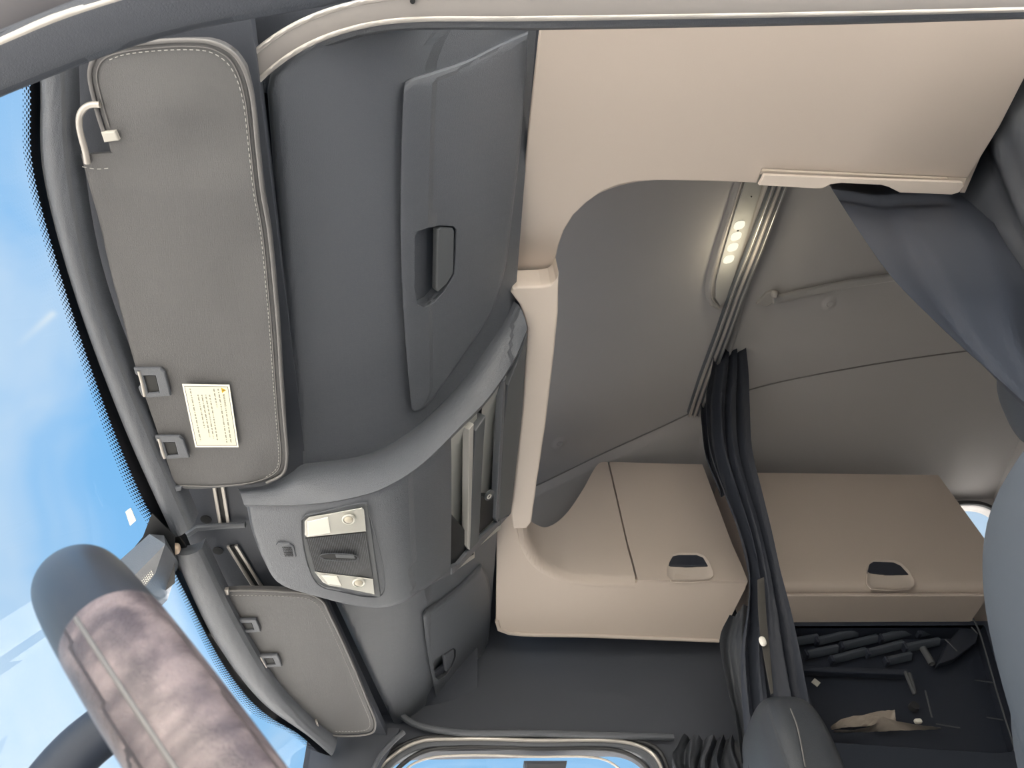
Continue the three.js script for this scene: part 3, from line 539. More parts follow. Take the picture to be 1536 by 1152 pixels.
{
  const t = thing('sun_visor', 'long grey vinyl sun visor with a printed warning label', 'sun visor');
  const Y = 1.195, S = (l) => pix({ y: Y }, l), W = wavy(-0.82, -0.42);
  visorSheet(S([[118, 234], [163, 230], [270, 232], [389, 228]]), S([[389, 228], [401, 320], [414, 440], [425, 600], [431, 690]]), S([[258, 716], [268, 734], [340, 733], [402, 724], [424, 712], [431, 690]]), S([[118, 234], [130, 275], [160, 395], [200, 545], [258, 716]]), Y, 0.016, t, 'panel', M.visor, W, 'top');
  visorSheet(S([[133, 112], [137, 90], [150, 76], [185, 67], [290, 59], [325, 62], [352, 78], [368, 100]]), S([[368, 100], [378, 140], [385, 190], [389, 232]]), S([[164, 234], [230, 234], [300, 234], [389, 232]]), S([[133, 112], [138, 140], [150, 180], [164, 234]]), Y, 0.016, t, 'extension_flap', M.visor, W, 'bottom');
  const lift = (l) => l.map((p) => { p.y -= W(p) + 0.001; return p; });
  obj('edge_piping', tube(lift(curve(S([[400, 724], [424, 711], [430, 690], [424, 600], [413, 440], [400, 320], [388, 228], [378, 142], [366, 102], [350, 79], [322, 64], [290, 60], [185, 68], [152, 77], [139, 91], [134, 113], [140, 146], [155, 196], [162, 212]]), 120)), 0.0032, 8, false, 200), M.piping, t);
  obj('seam', tube(lift(curve(S([[270, 728], [340, 727], [396, 718], [416, 706], [421, 690], [415, 600], [403, 440], [390, 320], [378, 228], [368, 146], [357, 108], [344, 87], [320, 73], [290, 69], [187, 77], [160, 86], [149, 98], [145, 116], [152, 148], [164, 190]]), 120)), 0.0012, 6, false, 200), M.piping, t);
  stitch(lift(curve(S([[398, 716], [414, 704], [418, 690], [412, 600], [400, 440], [387, 320], [375, 228], [365, 148], [353, 111], [340, 92], [318, 78], [290, 74], [189, 81], [163, 90]]), 120)), Y, t);
  stitch(lift(S([[122, 249], [145, 253], [165, 252]])), Y, t);
  obj('wire_loop', tube([...pix({ y: 1.19 }, [[150, 157], [138, 157], [128, 161], [120, 172], [119, 190], [128, 228], [131, 245]])], 0.0048, 10, false, 50), M.seal, t);
  obj('clip', plate(pix({ y: 1.187 }, [[151, 199], [172, 197], [178, 211], [156, 214]]), DOWN, 0.014, { bevel: 0.002 }), std({ color: lin(0.5, 0.48, 0.44), roughness: 0.5 }), t);
  obj('end_cap', plate(pix({ y: 1.189 }, [[262, 732], [272, 731], [272, 736], [264, 738]]), DOWN, 0.01, { bevel: 0.002 }), M.trim, t);
  visorHinge(t, [[200, 553], [212, 553], [240, 553], [247, 559], [256, 594], [224, 597], [212, 594], [207, 582], [213, 574], [211, 566], [203, 562]], [[215, 564], [233, 564], [239, 589], [222, 590]], [[208, 556], [213, 574], [217, 594]], 1.186);
  visorHinge(t, [[232, 655], [242, 655], [268, 655], [275, 661], [284, 687], [252, 689], [242, 686], [239, 677], [244, 671], [241, 664], [234, 662]], [[245, 664], [262, 664], [267, 683], [251, 684]], [[238, 657], [242, 671], [247, 687]], 1.186);
  // warning label: pale card, thin black frame, yellow triangle, lines of small print read along the visor
  const cv = document.createElement('canvas'); cv.width = 760; cv.height = 560; const c = cv.getContext('2d');
  c.fillStyle = '#f4f2e4'; c.fillRect(0, 0, 760, 560); c.fillStyle = '#e6e4cb'; c.fillRect(26, 26, 708, 508); c.strokeStyle = '#3a362f'; c.lineWidth = 6; c.strokeRect(24, 24, 712, 512);
  c.fillStyle = '#c9a400'; c.beginPath(); c.moveTo(64, 50); c.lineTo(96, 104); c.lineTo(34, 104); c.fill(); c.fillStyle = '#222'; c.fillRect(61, 68, 6, 20); c.fillRect(61, 92, 6, 6);
  c.fillStyle = '#4c493f'; c.font = 'bold 30px sans-serif'; c.fillText('WARNING:', 108, 98); c.font = '26px sans-serif';
  const micro = (x, y, w) => { let k = x; while (k < x + w) { const q = 8 + rnd() * 46; c.fillRect(k, y - 15, Math.min(q, x + w - k), 4); c.fillRect(k, y - 7, Math.min(q * 0.8, x + w - k), 5); for (let s = k; s < k + q - 6; s += 9 + rnd() * 5) c.fillRect(s, y - 19, 3, 17); k += q + 10; } };
  micro(270, 98, 430); micro(50, 152, 660); micro(50, 204, 180); micro(120, 268, 560); micro(120, 314, 490); micro(120, 360, 480); micro(120, 406, 390); micro(50, 486, 610);
  const lt = new THREE.CanvasTexture(cv); lt.colorSpace = THREE.SRGBColorSpace;
  const q = pix({ y: 1.1865 }, [[344, 577], [358, 671], [293, 671], [273, 576]]).map((p) => { p.y -= 0; return p; });
  const lg = new THREE.BufferGeometry(), top = q.map((p) => p.clone().add(V(0, 0.0008, 0)));
  lg.setAttribute('position', new THREE.Float32BufferAttribute([...q, ...top].flatMap((p) => [p.x, p.y, p.z]), 3));
  lg.setAttribute('uv', new THREE.Float32BufferAttribute([0, 1, 1, 1, 1, 0, 0, 0, 0, 1, 1, 1, 1, 0, 0, 0], 2));
  lg.setIndex([0, 1, 2, 0, 2, 3, 4, 6, 5, 4, 7, 6, 0, 4, 1, 1, 4, 5, 1, 5, 2, 2, 5, 6, 2, 6, 3, 3, 6, 7, 3, 7, 0, 0, 7, 4]); lg.computeVertexNormals();
  const lab = obj('warning_label', lg, std({ map: lt, roughness: 0.5 }), t, true); lab.userData.label = 'pale label with a yellow warning triangle and small print';
}
{
  const t = thing('sun_visor', 'shorter grey vinyl sun visor on the far passenger side', 'sun visor');
  const Y = 1.215, S = (l) => pix({ y: Y }, l), W = (p) => 0.0018 * fbm(p.x * 7, p.z * 9, 5.2, 3);
  visorSheet(S([[333, 889], [344, 887], [440, 889], [468, 893], [484, 903], [492, 918]]), S([[492, 918], [520, 978], [548, 1046], [563, 1086]]), S([[470, 1081], [480, 1097], [500, 1103], [540, 1103], [558, 1099], [563, 1086]]), S([[333, 889], [345, 916], [368, 958], [405, 1012], [440, 1056], [470, 1081]]), Y, 0.016, t, 'panel', M.visor, W);
  obj('edge_piping', tube(curve(S([[333, 889], [344, 886], [440, 888], [468, 892], [484, 902], [492, 917], [520, 977], [548, 1045], [563, 1086], [558, 1099], [540, 1103], [500, 1103], [484, 1098]]), 100), 0.003, 8, false, 160), M.piping, t);
  stitch(curve(S([[346, 893], [438, 895], [464, 899], [478, 909], [486, 922], [513, 980], [541, 1048], [555, 1085], [552, 1093], [538, 1097], [502, 1097]]), 100), Y, t);
  obj('clip', tube(pix({ y: 1.208 }, [[474, 1080], [478, 1092], [484, 1099]]), 0.003, 8, false, 10), M.seal, t);
  obj('end_cap', plate(pix({ y: 1.207 }, [[332, 886], [342, 885], [343, 893], [336, 894]]), DOWN, 0.01, { bevel: 0.002 }), M.seal, t);
  visorHinge(t, [[352, 930], [384, 930], [391, 948], [364, 950], [359, 943], [362, 938]], [[362, 935], [377, 935], [381, 945], [367, 946]], [[356, 931], [366, 949]], 1.206);
  visorHinge(t, [[386, 984], [416, 983], [423, 1000], [396, 1002], [391, 995], [394, 990]], [[396, 988], [409, 988], [413, 997], [400, 998]], [[390, 985], [399, 1001]], 1.206);
}
// sensor housing on the windscreen behind the wheel rim
{
  const t = thing('windscreen_sensor_housing', 'grey wedge shaped sensor housing at the top middle of the windscreen', 'sensor housing');
  const hull = [...pix({ y: 1.13 }, [[180, 840], [224, 801], [246, 803]]), ...pix({ y: 1.07 }, [[248, 816], [233, 860], [214, 886], [197, 868]]), ...pix({ y: 1.2 }, [[255, 819], [269, 845], [251, 900], [237, 914], [186, 842], [226, 804]])];
  obj('shell', crease(new ConvexGeometry(hull), 20), M.trim, t);
  const dots = [], q = [...pix({ y: 1.083 }, [[199, 858], [221, 842]]), ...pix({ y: 1.063 }, [[229, 862], [212, 882]])];
  for (let i = 0; i < 9; i++) for (let j = 0; j < 9; j++) { const p = lerp(lerp(q[0], q[1], i / 8), lerp(q[3], q[2], i / 8), j / 8); dots.push(new THREE.SphereGeometry(0.0017 * (0.5 + 0.5 * j / 8), 8, 6).scale(1, 0.4, 1).translate(p.x, p.y, p.z)); }
  const dt = obj('dot_pattern', dots, M.white, t); dt.userData.kind = 'stuff';
  obj('mount', plate(pix({ y: 1.205 }, [[246, 792], [262, 796], [276, 812], [286, 836], [270, 858], [250, 830]]), DOWN, 0.02, { bevel: 0.002 }), M.black, t);
  obj('plug', blob(pix({ y: 1.19 }, [[263, 823]])[0], [0.012, 0.01, 0.01], 0.6), std({ color: lin(0.7, 0.55, 0.42), roughness: 0.6 }), t);
}

// ---------------------------------------------------------------- sleeper opening: beam and side cabinets
{
  const y = 1.625;
  const b = struct('trim_11', plate(pix({ y }, [[766, 439], [769, 433], [776, 430.5], [812, 429.5], [826, 427], [834, 421], [838, 409], [837, 470], [830, 540], [818, 640], [806, 720], [797, 784], [790, 793], [770, 794], [766, 770], [775, 690], [783, 610], [791, 492], [780, 458]]), DOWN, 0.09, { bevel: 0.006, seg: 3 }), M.creamEdge);
  b.userData.label = 'pale beam across the front of the sleeper opening';
}
// plan line of the sleeper opening, the same on both sides
const planX = [[0.43, 0.236], [0.5, 0.246], [0.565, 0.264], [0.632, 0.31], [0.676, 0.385], [0.695, 0.48], [0.702, 0.62], [0.704, 0.8], [0.706, 1.02]];
const faceTop = interp([[0.2, 1.80], [0.3, 1.842], [0.35, 1.86], [0.43, 1.95], [0.51, 2.085], [0.58, 2.22], [0.61, 2.25], [0.8, 2.25], [1.3, 2.25]]);
function cabinetWall(side, from, to) {
  const P = curve(planX.map(([x, z]) => V(side * x, 0, z)), 400).filter((p, i) => i % 4 === 0 || Math.abs(p.z - from) < 0.004 || Math.abs(p.z - to) < 0.004).filter((p) => p.z >= from - 1e-4 && p.z <= to + 1e-4), g = [];
  for (const t of [0, 0.15, 0.3, 0.5, 0.7, 0.85, 1, ...steps(12, 1, 2).slice(1)]) g.push(P.map((p, i) => {
    const q = P[Math.min(i + 1, P.length - 1)].clone().sub(P[Math.max(i - 1, 0)]).normalize(), out = V(q.z, 0, -q.x).multiplyScalar(side), top = faceTop(p.z);
    const r = 0.03, yr = underY(0, p.x + 0.018) + 0.03, lean = (y) => 0.012 * (1 - smooth(1.7, 1.84, y));
    if (t <= 1) { const a = (1 - t) * Math.PI / 2; return V(p.x, yr - r * Math.sin(a), p.z).addScaledVector(out, r * (1 - Math.cos(a)) - lean(yr)); }
    const y = yr + (top - yr) * (t - 1); return V(p.x, y, p.z).addScaledVector(out, -lean(y));
  }));
  return { g, P };
}
const handle = (par, x, lo, side = 1) => { // D shaped recess with a dark grip along its upper edge
  const n = V(-side, 0, 0), o = pix({ x }, lo);
  const rim = obj('handle_recess', plate(o, n, 0.004, { bevel: 0.0015 }), M.creamEdge, par);
  const c = o.reduce((a, p) => a.add(p), V(0, 0, 0)).divideScalar(o.length), ins = (p, k, d) => lerp(c, p, k).add(V(d * side, 0, 0));
  const g = [1, 0.93, 0.86, 0.6, 0.25].map((k, i) => [...o, o[0]].map((p) => ins(p, k * 0.98, [-0.0015, 0.001, 0.004, 0.005, 0.005][i] - 0.006)));
  obj('cup', crease(gridGeo(g), 50), M.creamEdge, rim);
  return rim;
};
const underside = (list, par, mat, name) => obj(name, plate(pix(underY, list), null, 0.02, { bevel: 0.004, seg: 3 }), mat, par);
{ // driver's side: seen from straight below
  const t = thing('side_cabinet', 'large pale cabinet underside above the driver door opening', 'cabinet');
  underside([[815, -25], [810, 45], [800, 130], [787, 250], [775, 350], [766, 440], [790, 444], [829, 424], [833, 392], [838, 368], [846, 346], [860, 323], [880, 304], [904, 287], [928, 278], [952, 273], [985, 271], [1060, 272], [1136, 275], [1144, 254], [1300, 261], [1452, 268], [1500, 190], [1540, 112], [1600, 10], [1640, -50], [1300, -35]], t, M.cream, 'bottom_panel');
  const w = cabinetWall(-1, 0.25, 0.66), out = V(-0.02, 0, 0);
  obj('inner_wall', solid(w.g, out), M.cream, t);
  obj('rear_wall', box(-1.05, -0.69, 1.66, 2.25, 1.186, 1.198, 0.002), M.cream, t);
  const door = obj('door', [box(-0.702, -0.69, 1.72, 2.25, 0.665, 1.185, 0.003)], M.cream, t);
  obj('door_lip', plate(pix({ y: 1.622 }, [[1139, 278], [1147, 262.5], [1300, 269], [1444, 273.5], [1446, 279], [1438, 289], [1428, 292], [1350, 289], [1333, 280.5], [1322, 277.5], [1262, 274.5], [1246, 276.5], [1234, 282.5], [1222, 283]]), DOWN, 0.012, { bevel: 0.0012, seg: 2 }), M.creamEdge, door);
}
{ // passenger side, front cabinet
  const t = thing('side_cabinet', 'pale wall cabinet in front of the gathered curtain, with a sloping front edge', 'cabinet');
  const w = cabinetWall(1, 0.24, 1.022);
  const front = cabinetWall(1, 0.24, 0.634), rear = cabinetWall(1, 0.638, 1.03);
  obj('curved_panel', solid(front.g, V(0.02, 0, 0)), M.cream, t);
  const d = obj('door', solid(rear.g.slice(6).map((r, i) => i ? r : r.map((p) => V(p.x - 0.002, p.y - 0.0235, p.z))), V(0.02, 0, 0)), M.cream, t);
  obj('backing', box(0.722, 0.8, 1.69, 2.2, 0.62, 1.02), M.cream, t);
  const under = pix(underY, [[745, 800], [744, 935], [747, 945], [756, 950], [900, 956], [1079, 962], [1118, 884]]);
  const P = w.P.filter((p, i) => i % 4 === 0 || i === w.P.length - 1).map((p) => V(p.x + (p.z > 0.636 ? -0.012 : 0.012), underY(0, p.x + 0.012) + 0.002, p.z)).reverse();
  obj('bottom_panel', plate([...under, ...P, V(0.42, underY(0, 0.42), 0.2)], null, 0.02, { bevel: 0.001 }), M.cream, t);
  obj('bottom_edge', tube(pix(underY, [[745, 930], [747, 942], [756, 948], [900, 954], [1078, 961]]), 0.007, 8), M.creamEdge, t);
  handle(d, 0.692, [[1003, 842], [1008, 834], [1018, 831], [1045, 831], [1056, 835], [1063, 844], [1069, 858], [1070, 866], [1064, 872], [1030, 874], [1006, 873], [999, 866], [999, 854]]);
  obj('grip', plate(pix({ x: 0.684 }, [[1004, 843], [1009, 834], [1018, 832], [1045, 832], [1055, 836], [1062, 848], [1030, 849], [1003, 848]]), V(-1, 0, 0), 0.014, { bevel: 0.003 }), M.grip, d);
}
{ // passenger side, rear cabinet over the open locker
  const t = thing('side_cabinet', 'greyish pale wall cabinet behind the gathered curtain above the open dark locker', 'cabinet');
  const g = []; const X = 0.748;
  const side = (y) => 2.035 + (y > 1.9 ? 0 : 0);
  for (const y of [...steps(4, 1.655, 1.69), ...steps(14, 1.69, 2.25).slice(1)]) g.push(steps(16).map((u) => { const r = clamp((1.69 - y) / 0.035, 0, 1); return V(X + 0.03 * (1 - Math.sqrt(1 - r * r)) - 0.012 * (1 - smooth(1.7, 1.84, y)), y, 1.1 + (side(y) - 1.1) * u); }));
  const d = obj('door', solid(g, V(0.02, 0, 0)), M.cream, t);
  obj('carcass', box(0.77, 1.03, 1.68, 2.24, 1.1, 2.03), M.cream, t);
  obj('bottom_panel', box(0.75, 0.9, 1.635, 1.648, 1.1, 1.9, 0.005), M.cream, t);
  handle(d, 0.733, [[1300, 852], [1304, 844], [1312, 841], [1340, 842], [1352, 847], [1362, 857], [1371, 872], [1371, 880], [1364, 885], [1330, 886], [1306, 884], [1299, 876]]);
  obj('grip', plate(pix({ x: 0.725 }, [[1301, 858], [1304, 846], [1310, 842], [1340, 843], [1351, 848], [1363, 861], [1330, 861]]), V(-1, 0, 0), 0.014, { bevel: 0.003 }), M.grip, d);
}
// open locker under the rear cabinet
const LX = 0.9;
{
  const t = thing('open_locker', 'open black locker recess with ribbed back below the rear cabinet', 'locker');
  const o = pix({ x: LX }, [[1172, 919], [1456, 924], [1470, 929], [1478, 942], [1530, 1112], [1522, 1126], [1500, 1130], [1236, 1113]]).map((p) => { p.y = Math.min(p.y, 1.622); return p; });
  const outer = [V(LX, 1.64, 1.04), V(LX, 1.64, 2.1), V(LX, -0.4, 2.1), V(LX, -0.4, 1.04)];
  obj('front_panel', plate(outer, V(-1, 0, 0), 0.015, { bevel: 0.001, holes: [o] }), M.dark, t);
  const ring = [...o, o[0]];
  obj('lining', [gridGeo([ring, ring.map((p) => p.clone().add(V(0.12, 0, 0)))]), plate(o.map((p) => p.clone().add(V(0.08, 0, 0))), V(-1, 0, 0), 0.004, { bevel: 0 })], M.cubby, t);
  obj('frame_edge', tube(pix({ x: LX - 0.004 }, [[1456, 922], [1466, 940], [1496, 1040], [1524, 1130]]), 0.003, 6), M.trimSmooth, t);
  const S = (x, l) => pix({ x }, l), B = LX + 0.045;
  const bars = [[[1190, 946], [1242, 934]], [[1226, 962], [1286, 948]], [[1284, 945], [1336, 933]], [[1190, 963], [1226, 957]], [[1263, 970], [1315, 957]], [[1322, 958], [1374, 944]], [[1378, 950], [1426, 938]], [[1210, 982], [1256, 973]], [[1248, 990], [1298, 977]], [[1302, 980], [1354, 966]], [[1358, 972], [1408, 962]], [[1330, 992], [1366, 984]]];
  for (const [a, b] of bars) { const [p, q] = S(B, [a, b]); obj('rib', sweep([p, q], rectSec(0.014, 0.03, 0.003), false, V(-1, 0.4, 0)), M.rib, t); const e = q.clone().lerp(p, 1.02); obj('rib_clip', new RoundedBoxGeometry(0.03, 0.026, 0.012, 1, 0.003).translate(e.x, e.y, e.z), M.cubby, t); }
  obj('ledge', sweep(S(B, [[1180, 1005], [1360, 1012]]), rectSec(0.02, 0.03), false, V(-1, 0, 0)), M.cubby, t);
  obj('bracket', plate(S(B - 0.03, [[1420, 966], [1450, 930], [1470, 948], [1466, 962], [1430, 990], [1404, 1000]]), V(-1, 0, 0.1), 0.03, { bevel: 0.003 }), M.cubby, t);
  for (const [a, b] of [[[1418, 959], [1436, 977]], [[1448, 931], [1466, 950]], [[1388, 1036], [1398, 1076]]]) obj('steel_pin', tube(S(B - 0.034, [a, b]), 0.0025, 6, false, 6), M.trimSmooth, t);
  obj('hose', tube(S(B - 0.01, [[1384, 972], [1392, 985], [1398, 996]]), 0.012, 10, false, 14), M.trimSmooth, t);
  obj('cable_loop', tube(S(B - 0.02, [[1358, 1008], [1366, 1028], [1372, 1042], [1370, 1030], [1364, 1010]]), 0.006, 8, false, 24), M.trimSmooth, t);
  const sc = S(B, [[1371, 1060]])[0];
  obj('screw_boss', new THREE.CylinderGeometry(0.014, 0.016, 0.02, 20).rotateZ(Math.PI / 2).translate(sc.x, sc.y, sc.z), M.rubber, t);
  for (const l of [[[1462, 1020], [1490, 1024]], [[1480, 1076], [1505, 1080]], [[1404, 1086], [1440, 1092]]]) obj('cable', tube(S(B - 0.01, l), 0.002, 6, false, 6), M.trimSmooth, t);
}
tag(obj('paper_tag', plate(pix({ x: LX + 0.076 }, [[1217, 1023], [1222, 1017], [1231, 1024], [1226, 1030]]), V(-1, 0, 0), 0.003, { bevel: 0.0005 }), M.white), 'tiny white paper tag stuck inside the dark locker', 'tag');
{ // crumpled wrapping lying on the locker floor
  const a = curve(pix({ x: LX + 0.03 }, [[1246, 1090], [1264, 1078], [1290, 1073], [1320, 1067], [1342, 1065]]), 30), b = curve(pix({ x: LX + 0.05 }, [[1248, 1094], [1270, 1091], [1300, 1089], [1330, 1088], [1345, 1090]]), 30);
  const c = curve(pix({ x: LX + 0.0 }, [[1250, 1096], [1285, 1094], [1312, 1086], [1322, 1076], [1340, 1080], [1380, 1088], [1410, 1091]]), 30), e = curve(pix({ x: LX + 0.04 }, [[1252, 1098], [1285, 1098], [1315, 1097], [1340, 1096], [1370, 1095], [1395, 1094], [1412, 1093]]), 30);
  const sh = (p, q, s) => solid(steps(8).map((t) => p.map((k, i) => lerp(k, q[i], t).add(V(0.012 * fbm(i * 0.35, t * 3, s, 3), 0, 0)))), V(0.002, 0, 0));
  tag(obj('crumpled_bag', [sh(a, b, 1.5), sh(c, e, 4.2)], M.bag), 'crumpled pale bag lying on the floor of the dark locker', 'bag');
  tag(obj('connector_plug', [blob(pix({ x: LX + 0.02 }, [[1377, 1082]])[0], [0.008, 0.007, 0.012], 0.5)], M.white), 'small white plug end lying beside the crumpled bag', 'plug');
}
// ---------------------------------------------------------------- curtain rail, lamp and hand rail under the high roof
const onRoof = (d) => (z) => roofY(z) - d;
{
  const t = thing('curtain_rail', 'metal curtain rail crossing the roof between lamp and curtain', 'curtain rail');
  const a = pix({ y: 2.385 }, [[1180, 240], [1158, 300], [1132, 370], [1104, 440], [1083, 500], [1058, 566], [1040, 620]]).map((p) => V(p.x, 2.385, p.z));
  obj('channel', sweep(a, rectSec(0.05, 0.03, 0.004), false, UP), M.trim, t);
  for (const o of [-0.02, 0, 0.02]) obj('lip', sweep(a.map((p) => p.clone().add(V(0, -0.018, o))), rectSec(0.008, 0.016, 0.002), false, UP), o ? M.metal : M.seal, t);
}
{
  const t = thing('ceiling_lamp', 'long rounded ceiling lamp with four lit diodes beside the curtain rail', 'ceiling lamp');
  const S = (d, l) => pix(onRoof(d), l);
  const o = S(0.012, [[1118, 240], [1104, 280], [1090, 325], [1076, 370], [1066, 405], [1061, 430], [1062, 448], [1068, 460], [1078, 466], [1090, 462], [1100, 444], [1118, 392], [1134, 340], [1148, 290], [1162, 240]]);
  const n = V(0, -1, 0.55);
  obj('housing', plate(o, n, 0.03, { bevel: 0.008, seg: 3 }), std({ color: lin(0.42, 0.4, 0.38), roughness: 0.4 }), t);
  const lensO = S(0.018, [[1124, 250], [1100, 320], [1082, 380], [1072, 420], [1072, 446], [1080, 458], [1090, 452], [1100, 428], [1116, 374], [1136, 312], [1154, 254]]);
  obj('lens_tray', plate(lensO, n, 0.004, { bevel: 0.0015 }), std({ color: lin(0.45, 0.45, 0.44), roughness: 0.35 }), t);
  obj('bezel', tube(S(0.02, [[1122, 246], [1098, 318], [1079, 380], [1068, 424], [1069, 448], [1079, 462]]), 0.003, 8, false, 60), M.seal, t);
  const glow = new THREE.MeshStandardMaterial({ color: 0x111111, emissive: lin(1, 0.94, 0.74), emissiveIntensity: 1.1 });
  for (const q of [[1109, 338], [1104, 354.5], [1099, 371], [1093, 389]]) {
    const p = S(0.024, [q])[0];
    obj('diode', blob(p, [0.0155, 0.005, 0.024], 0.75, new THREE.Euler(-0.45, 0, 0)), glow, t);
    const l = new THREE.PointLight(0xfff0cf, 0.012, 0, 2); l.name = 'diode_light'; l.position.copy(p).add(V(0, -0.06, 0.03)); l.castShadow = true; scene.add(l);
  }
  const sc = [[1127, 295], [1107, 346], [1092, 394]].map((q) => S(0.021, [q])[0]);
  for (const p of sc) obj('screw', new THREE.SphereGeometry(0.003, 10, 8).translate(p.x, p.y, p.z), M.black, t);
}
{
  const t = thing('roof_grab_rail', 'thin grey grab rail fixed to the roof behind the curtain rail', 'grab rail');
  const S = (d, l) => pix(onRoof(d), l);
  const c = S(0.022, [[1160, 450], [1190, 443], [1250, 430], [1310, 420], [1400, 408]]);
  obj('bar', sweep(curve(c, 20), rectSec(0.03, 0.018, 0.005), false, UP), std({ color: lin(0.5, 0.49, 0.48), roughness: 0.28, metalness: 0.3 }), t);
  obj('end_foot', plate(S(0.014, [[1135, 457], [1150, 440], [1160, 436], [1167, 440], [1164, 452], [1150, 461]]), DOWN, 0.016, { bevel: 0.004 }), std({ color: lin(0.36, 0.35, 0.34), roughness: 0.5 }), t);
  obj('knob', blob(S(0.034, [[1162, 441]])[0], [0.014, 0.012, 0.012], 0.8), std({ color: lin(0.4, 0.38, 0.36), roughness: 0.4 }), t);
}
// ---------------------------------------------------------------- curtains
function cloth(rows, folds, amp, dir, n = 90, m = 60, phase = 0) { // rows: left and right edge at each height, top to bottom
  const L = curve(rows.map((r) => r[0]), m), R = curve(rows.map((r) => r[1]), m), g = [];
  for (let i = 0; i <= m; i++) { const v = i / m; g.push(steps(n).map((u) => {
    const w = u + 0.035 * Math.sin(v * 4 + u * 9 + phase), p = lerp(L[i], R[i], u), a = amp * (0.75 + 0.5 * v);
    return p.addScaledVector(dir, a * (Math.sin(w * folds * Math.PI * 2 + phase + 0.6 * Math.sin(v * 3)) + 0.35 * Math.sin(w * folds * 4.3 * Math.PI + 1 + v)));
  })); }
  return solid(g, dir.clone().multiplyScalar(-0.002), 60);
}
{
  const t = thing('sleeper_curtain', 'dark vinyl curtain gathered against the passenger side cabinets', 'curtain');
  const E = (x, l) => pix({ x }, l);
  const main = [[0.27, [1072, 516], [1116, 524]], [0.29, [1064, 560], [1120, 560]], [0.31, [1056, 600], [1122, 610]], [0.34, [1062, 680], [1126, 680]], [0.38, [1082, 740], [1140, 740]], [0.42, [1104, 800], [1154, 800]], [0.46, [1118, 860], [1166, 860]], [0.5, [1116, 920], [1180, 920]], [0.53, [1108, 980], [1192, 980]], [0.55, [1112, 1060], [1206, 1060]], [0.56, [1124, 1160], [1220, 1160]]].map(([x, a, b]) => E(x, [a, b]));
  obj('cloth', cloth(main, 3.2, 0.018, V(-0.9, 0, 0.3), 110, 90, 0.4), M.curtain, t);
  const fr = [[0.5, [1048, 596], [1076, 590]], [0.5, [1050, 640], [1080, 640]], [0.5, [1056, 690], [1084, 690]], [0.54, [1076, 740], [1100, 740]]].map(([x, a, b]) => E(x, [a, b]));
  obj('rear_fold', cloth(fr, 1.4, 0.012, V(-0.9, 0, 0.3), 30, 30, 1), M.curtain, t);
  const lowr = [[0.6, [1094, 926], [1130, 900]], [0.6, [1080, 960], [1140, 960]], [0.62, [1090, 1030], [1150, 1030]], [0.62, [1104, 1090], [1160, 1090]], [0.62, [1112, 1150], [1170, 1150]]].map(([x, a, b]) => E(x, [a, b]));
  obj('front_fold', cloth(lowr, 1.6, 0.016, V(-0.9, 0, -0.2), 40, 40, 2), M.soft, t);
  const wr = [[0.40, [1136, 870], [1146, 866]], [0.425, [1138, 930], [1150, 926]], [0.45, [1146, 990], [1156, 988]], [0.47, [1156, 1042], [1160, 1040]]].map(([x, a, b]) => E(x, [a, b]));
  obj('worn_patch', cloth(wr, 0.5, 0.003, V(-1, 0, 0), 12, 40, 0), std({ color: lin(0.1, 0.095, 0.09), roughness: 0.8, bumpMap: scaled(speck, 0.05), bumpScale: 0.002 }), t);
  obj('torn_fluff', blob(E(0.42, [[1144, 962]])[0], [0.008, 0.014, 0.009], 0.8), M.white, t);
}
{
  const t = thing('sleeper_curtain', 'broad dark curtain hanging beside the driver seat, nearest the camera', 'curtain');
  const E = (x, l) => pix({ x }, l);
  const main = [[-0.655, [1225, 250], [1440, 230]], [-0.655, [1245, 280], [1470, 290]], [-0.66, [1290, 350], [1500, 350]], [-0.665, [1340, 420], [1550, 430]], [-0.67, [1400, 482], [1560, 520]], [-0.675, [1450, 530], [1600, 600]], [-0.68, [1500, 575], [1640, 690]], [-0.69, [1570, 640], [1700, 800]]].map(([x, a, b]) => E(x, [a, b]));
  obj('cloth', cloth(main, 1.2, 0.012, V(-0.6, 0, -0.5), 60, 60, 2.2), M.curtain, t);
  const far = [[[1380, 230], [1600, 20]], [[1420, 300], [1640, 150]], [[1470, 390], [1690, 280]], [[1530, 500], [1740, 400]], [[1600, 630], [1780, 560]]].map((l, i) => pix({ z: 1.235 }, l));
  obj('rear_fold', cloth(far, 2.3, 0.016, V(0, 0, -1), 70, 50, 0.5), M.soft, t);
}
{ // pleated window curtain bunched at the rear of the passenger door
  const t = thing('door_window_curtain', 'small pleated dark curtain bunched at the passenger window', 'curtain');
  const rows = [[[1026, 1104], [1122, 1108]], [[1016, 1122], [1126, 1126]], [[1008, 1140], [1130, 1150]], [[1014, 1180], [1140, 1190]]].map((l) => pix({ x: 0.95 }, l));
  obj('cloth', cloth(rows, 5.5, 0.02, V(-1, 0, -0.2), 130, 20, 0.3), M.soft, t);
}
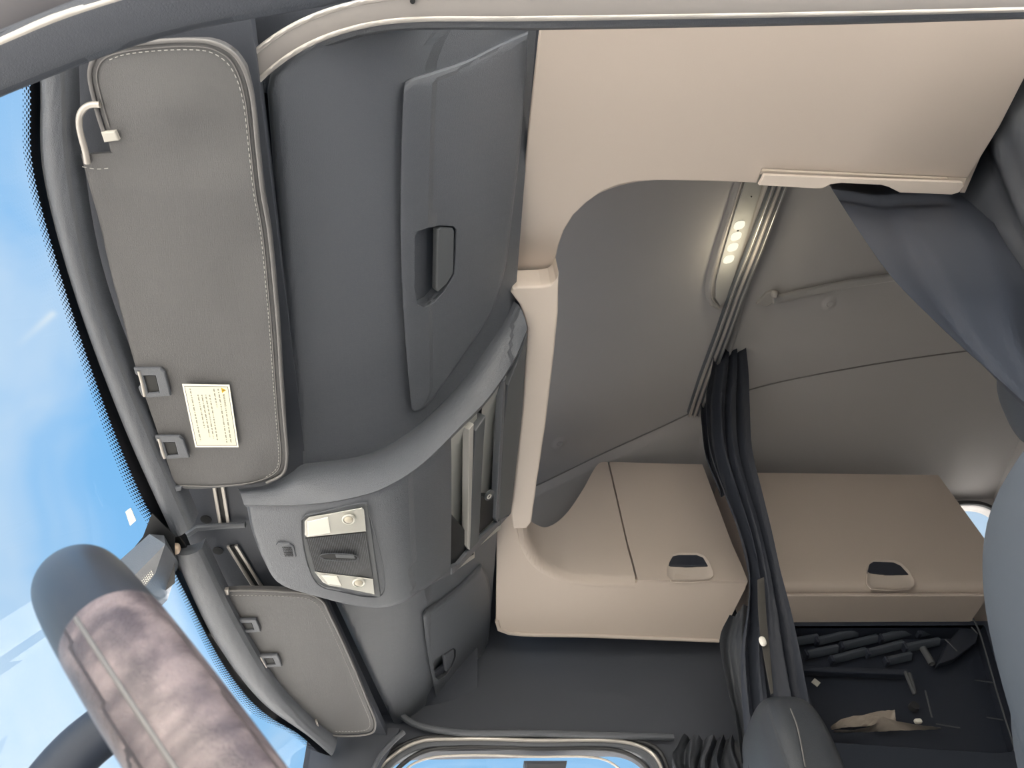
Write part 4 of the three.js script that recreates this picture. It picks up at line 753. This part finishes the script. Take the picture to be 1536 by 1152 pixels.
// ---------------------------------------------------------------- seats
{
  const t = thing('passenger_seat', 'dark leather passenger seat with its headrest in front of the curtain', 'seat');
  obj('headrest', blob(V(0.52, 0.86, 0.86), [0.15, 0.215, 0.1], 0.55, new THREE.Euler(0, 0, 0), (q) => { q.z *= 0.8 + 0.2 * clamp(0.5 - q.y, 0, 1); }), M.seatLeather, t);
  obj('seam', tube(pix({ x: 0.36 }, [[1186, 1063], [1196, 1090], [1208, 1150]]), 0.002, 6), M.piping, t);
  obj('backrest', blob(V(0.52, 0.28, 0.8), [0.25, 0.42, 0.11], 0.5, new THREE.Euler(0.12, 0, 0)), M.seatLeather, t);
  obj('cushion', blob(V(0.52, -0.12, 0.45), [0.26, 0.1, 0.28], 0.5), M.seatLeather, t);
}
{
  const t = thing('driver_seat', 'blue grey cloth driver seat bolster at the right edge', 'seat');
  obj('bolster', blob(V(-0.72, 0.36, 0.695), [0.16, 0.34, 0.14], 0.75, new THREE.Euler(0.3, 0, 0)), M.seat, t);
  obj('backrest', blob(V(-0.55, 0.2, 0.78), [0.24, 0.42, 0.1], 0.5, new THREE.Euler(0.22, 0, 0)), M.seat, t);
  obj('headrest', blob(pix({ x: -0.6 }, [[1572, 570]])[0], [0.1, 0.13, 0.05], 0.7, new THREE.Euler(0.3, 0, 0)), M.seatLeather, t);
  obj('cushion', blob(V(-0.56, -0.14, 0.42), [0.25, 0.1, 0.27], 0.5), M.seat, t);
}
// ---------------------------------------------------------------- steering wheel
{
  const t = thing('steering_wheel', 'leather wrapped steering wheel rim with a glossy black top section', 'steering wheel');
  // the rim lies in a plane that runs almost through the camera, so it shows edge on
  const u = V(-0.691, 0.465, -0.553), f = V(0.711, 0.576, -0.404), n = V(-0.131, 0.673, 0.728), R = 0.225, r = 0.0243, c = V(-0.774, 0.212, -0.098);
  const at = (a, k = R) => c.clone().addScaledVector(u, k * Math.cos(a)).addScaledVector(f, -k * Math.sin(a));
  const arc = (a0, a1, k = r) => sweep(steps(200, a0, a1).map((a) => at(a)), disc(k, k, 72), false, n, false, true);
  obj('leather_grip', arc(0.53, 2.7), M.wheelLeather, t);
  obj('leather_grip', arc(3.5, 5.2), M.wheelLeather, t);
  obj('gloss_section', arc(-1.083, 0.53, r * 0.995), M.wheelGloss, t);
  obj('gloss_section', arc(2.7, 3.5, r * 0.995), M.wheelGloss, t);
  const ridge = (k0) => steps(60, 0.54, 2.68).map((a) => { const o = at(a).sub(c).normalize(); return at(a).addScaledVector(o, r * Math.cos(k0)).addScaledVector(n, -r * Math.sin(k0)); });
  obj('stitched_seam', tube(ridge(0.35), 0.0012, 6, false, 160), M.piping, t);
  obj('hub', blob(c.clone().addScaledVector(n, -0.03), [0.1, 0.05, 0.08], 0.6, new THREE.Euler(0.9, 0, 0)), M.dark, t);
  for (const a of [1.1, 3.1, 5.2]) { const e = at(a); obj('spoke', tube([c.clone().addScaledVector(n, -0.03), lerp(c, e, 0.5).addScaledVector(n, -0.025), e], 0.016, 12), M.dark, t); }
  obj('column', tube([c.clone().addScaledVector(n, -0.05), c.clone().addScaledVector(n, -0.2), V(-0.62, -0.05, -0.5)], 0.045, 16), M.dark, t);
  obj('stalk', tube(pix({ x: -0.72 }, [[40, 1230], [80, 1170], [120, 1125], [175, 1080]]), 0.02, 14), M.dark, t);
}
// mirror arm outside the passenger window
{
  const t = thing('door_mirror', 'dark mirror bracket outside the passenger window', 'mirror');
  obj('bracket', plate(pix({ x: 1.15 }, [[786, 1140], [851, 1140], [840, 1200], [800, 1200]]), V(-1, 0, 0), 0.05, { bevel: 0.006 }), M.rubber, t);
  obj('arm', tube([V(1.07, 1.0, 0.1), V(1.18, 1.1, 0.15), V(1.2, 1.2, 0.25)], 0.02, 10), M.rubber, t);
}
renderer.render(scene, camera);
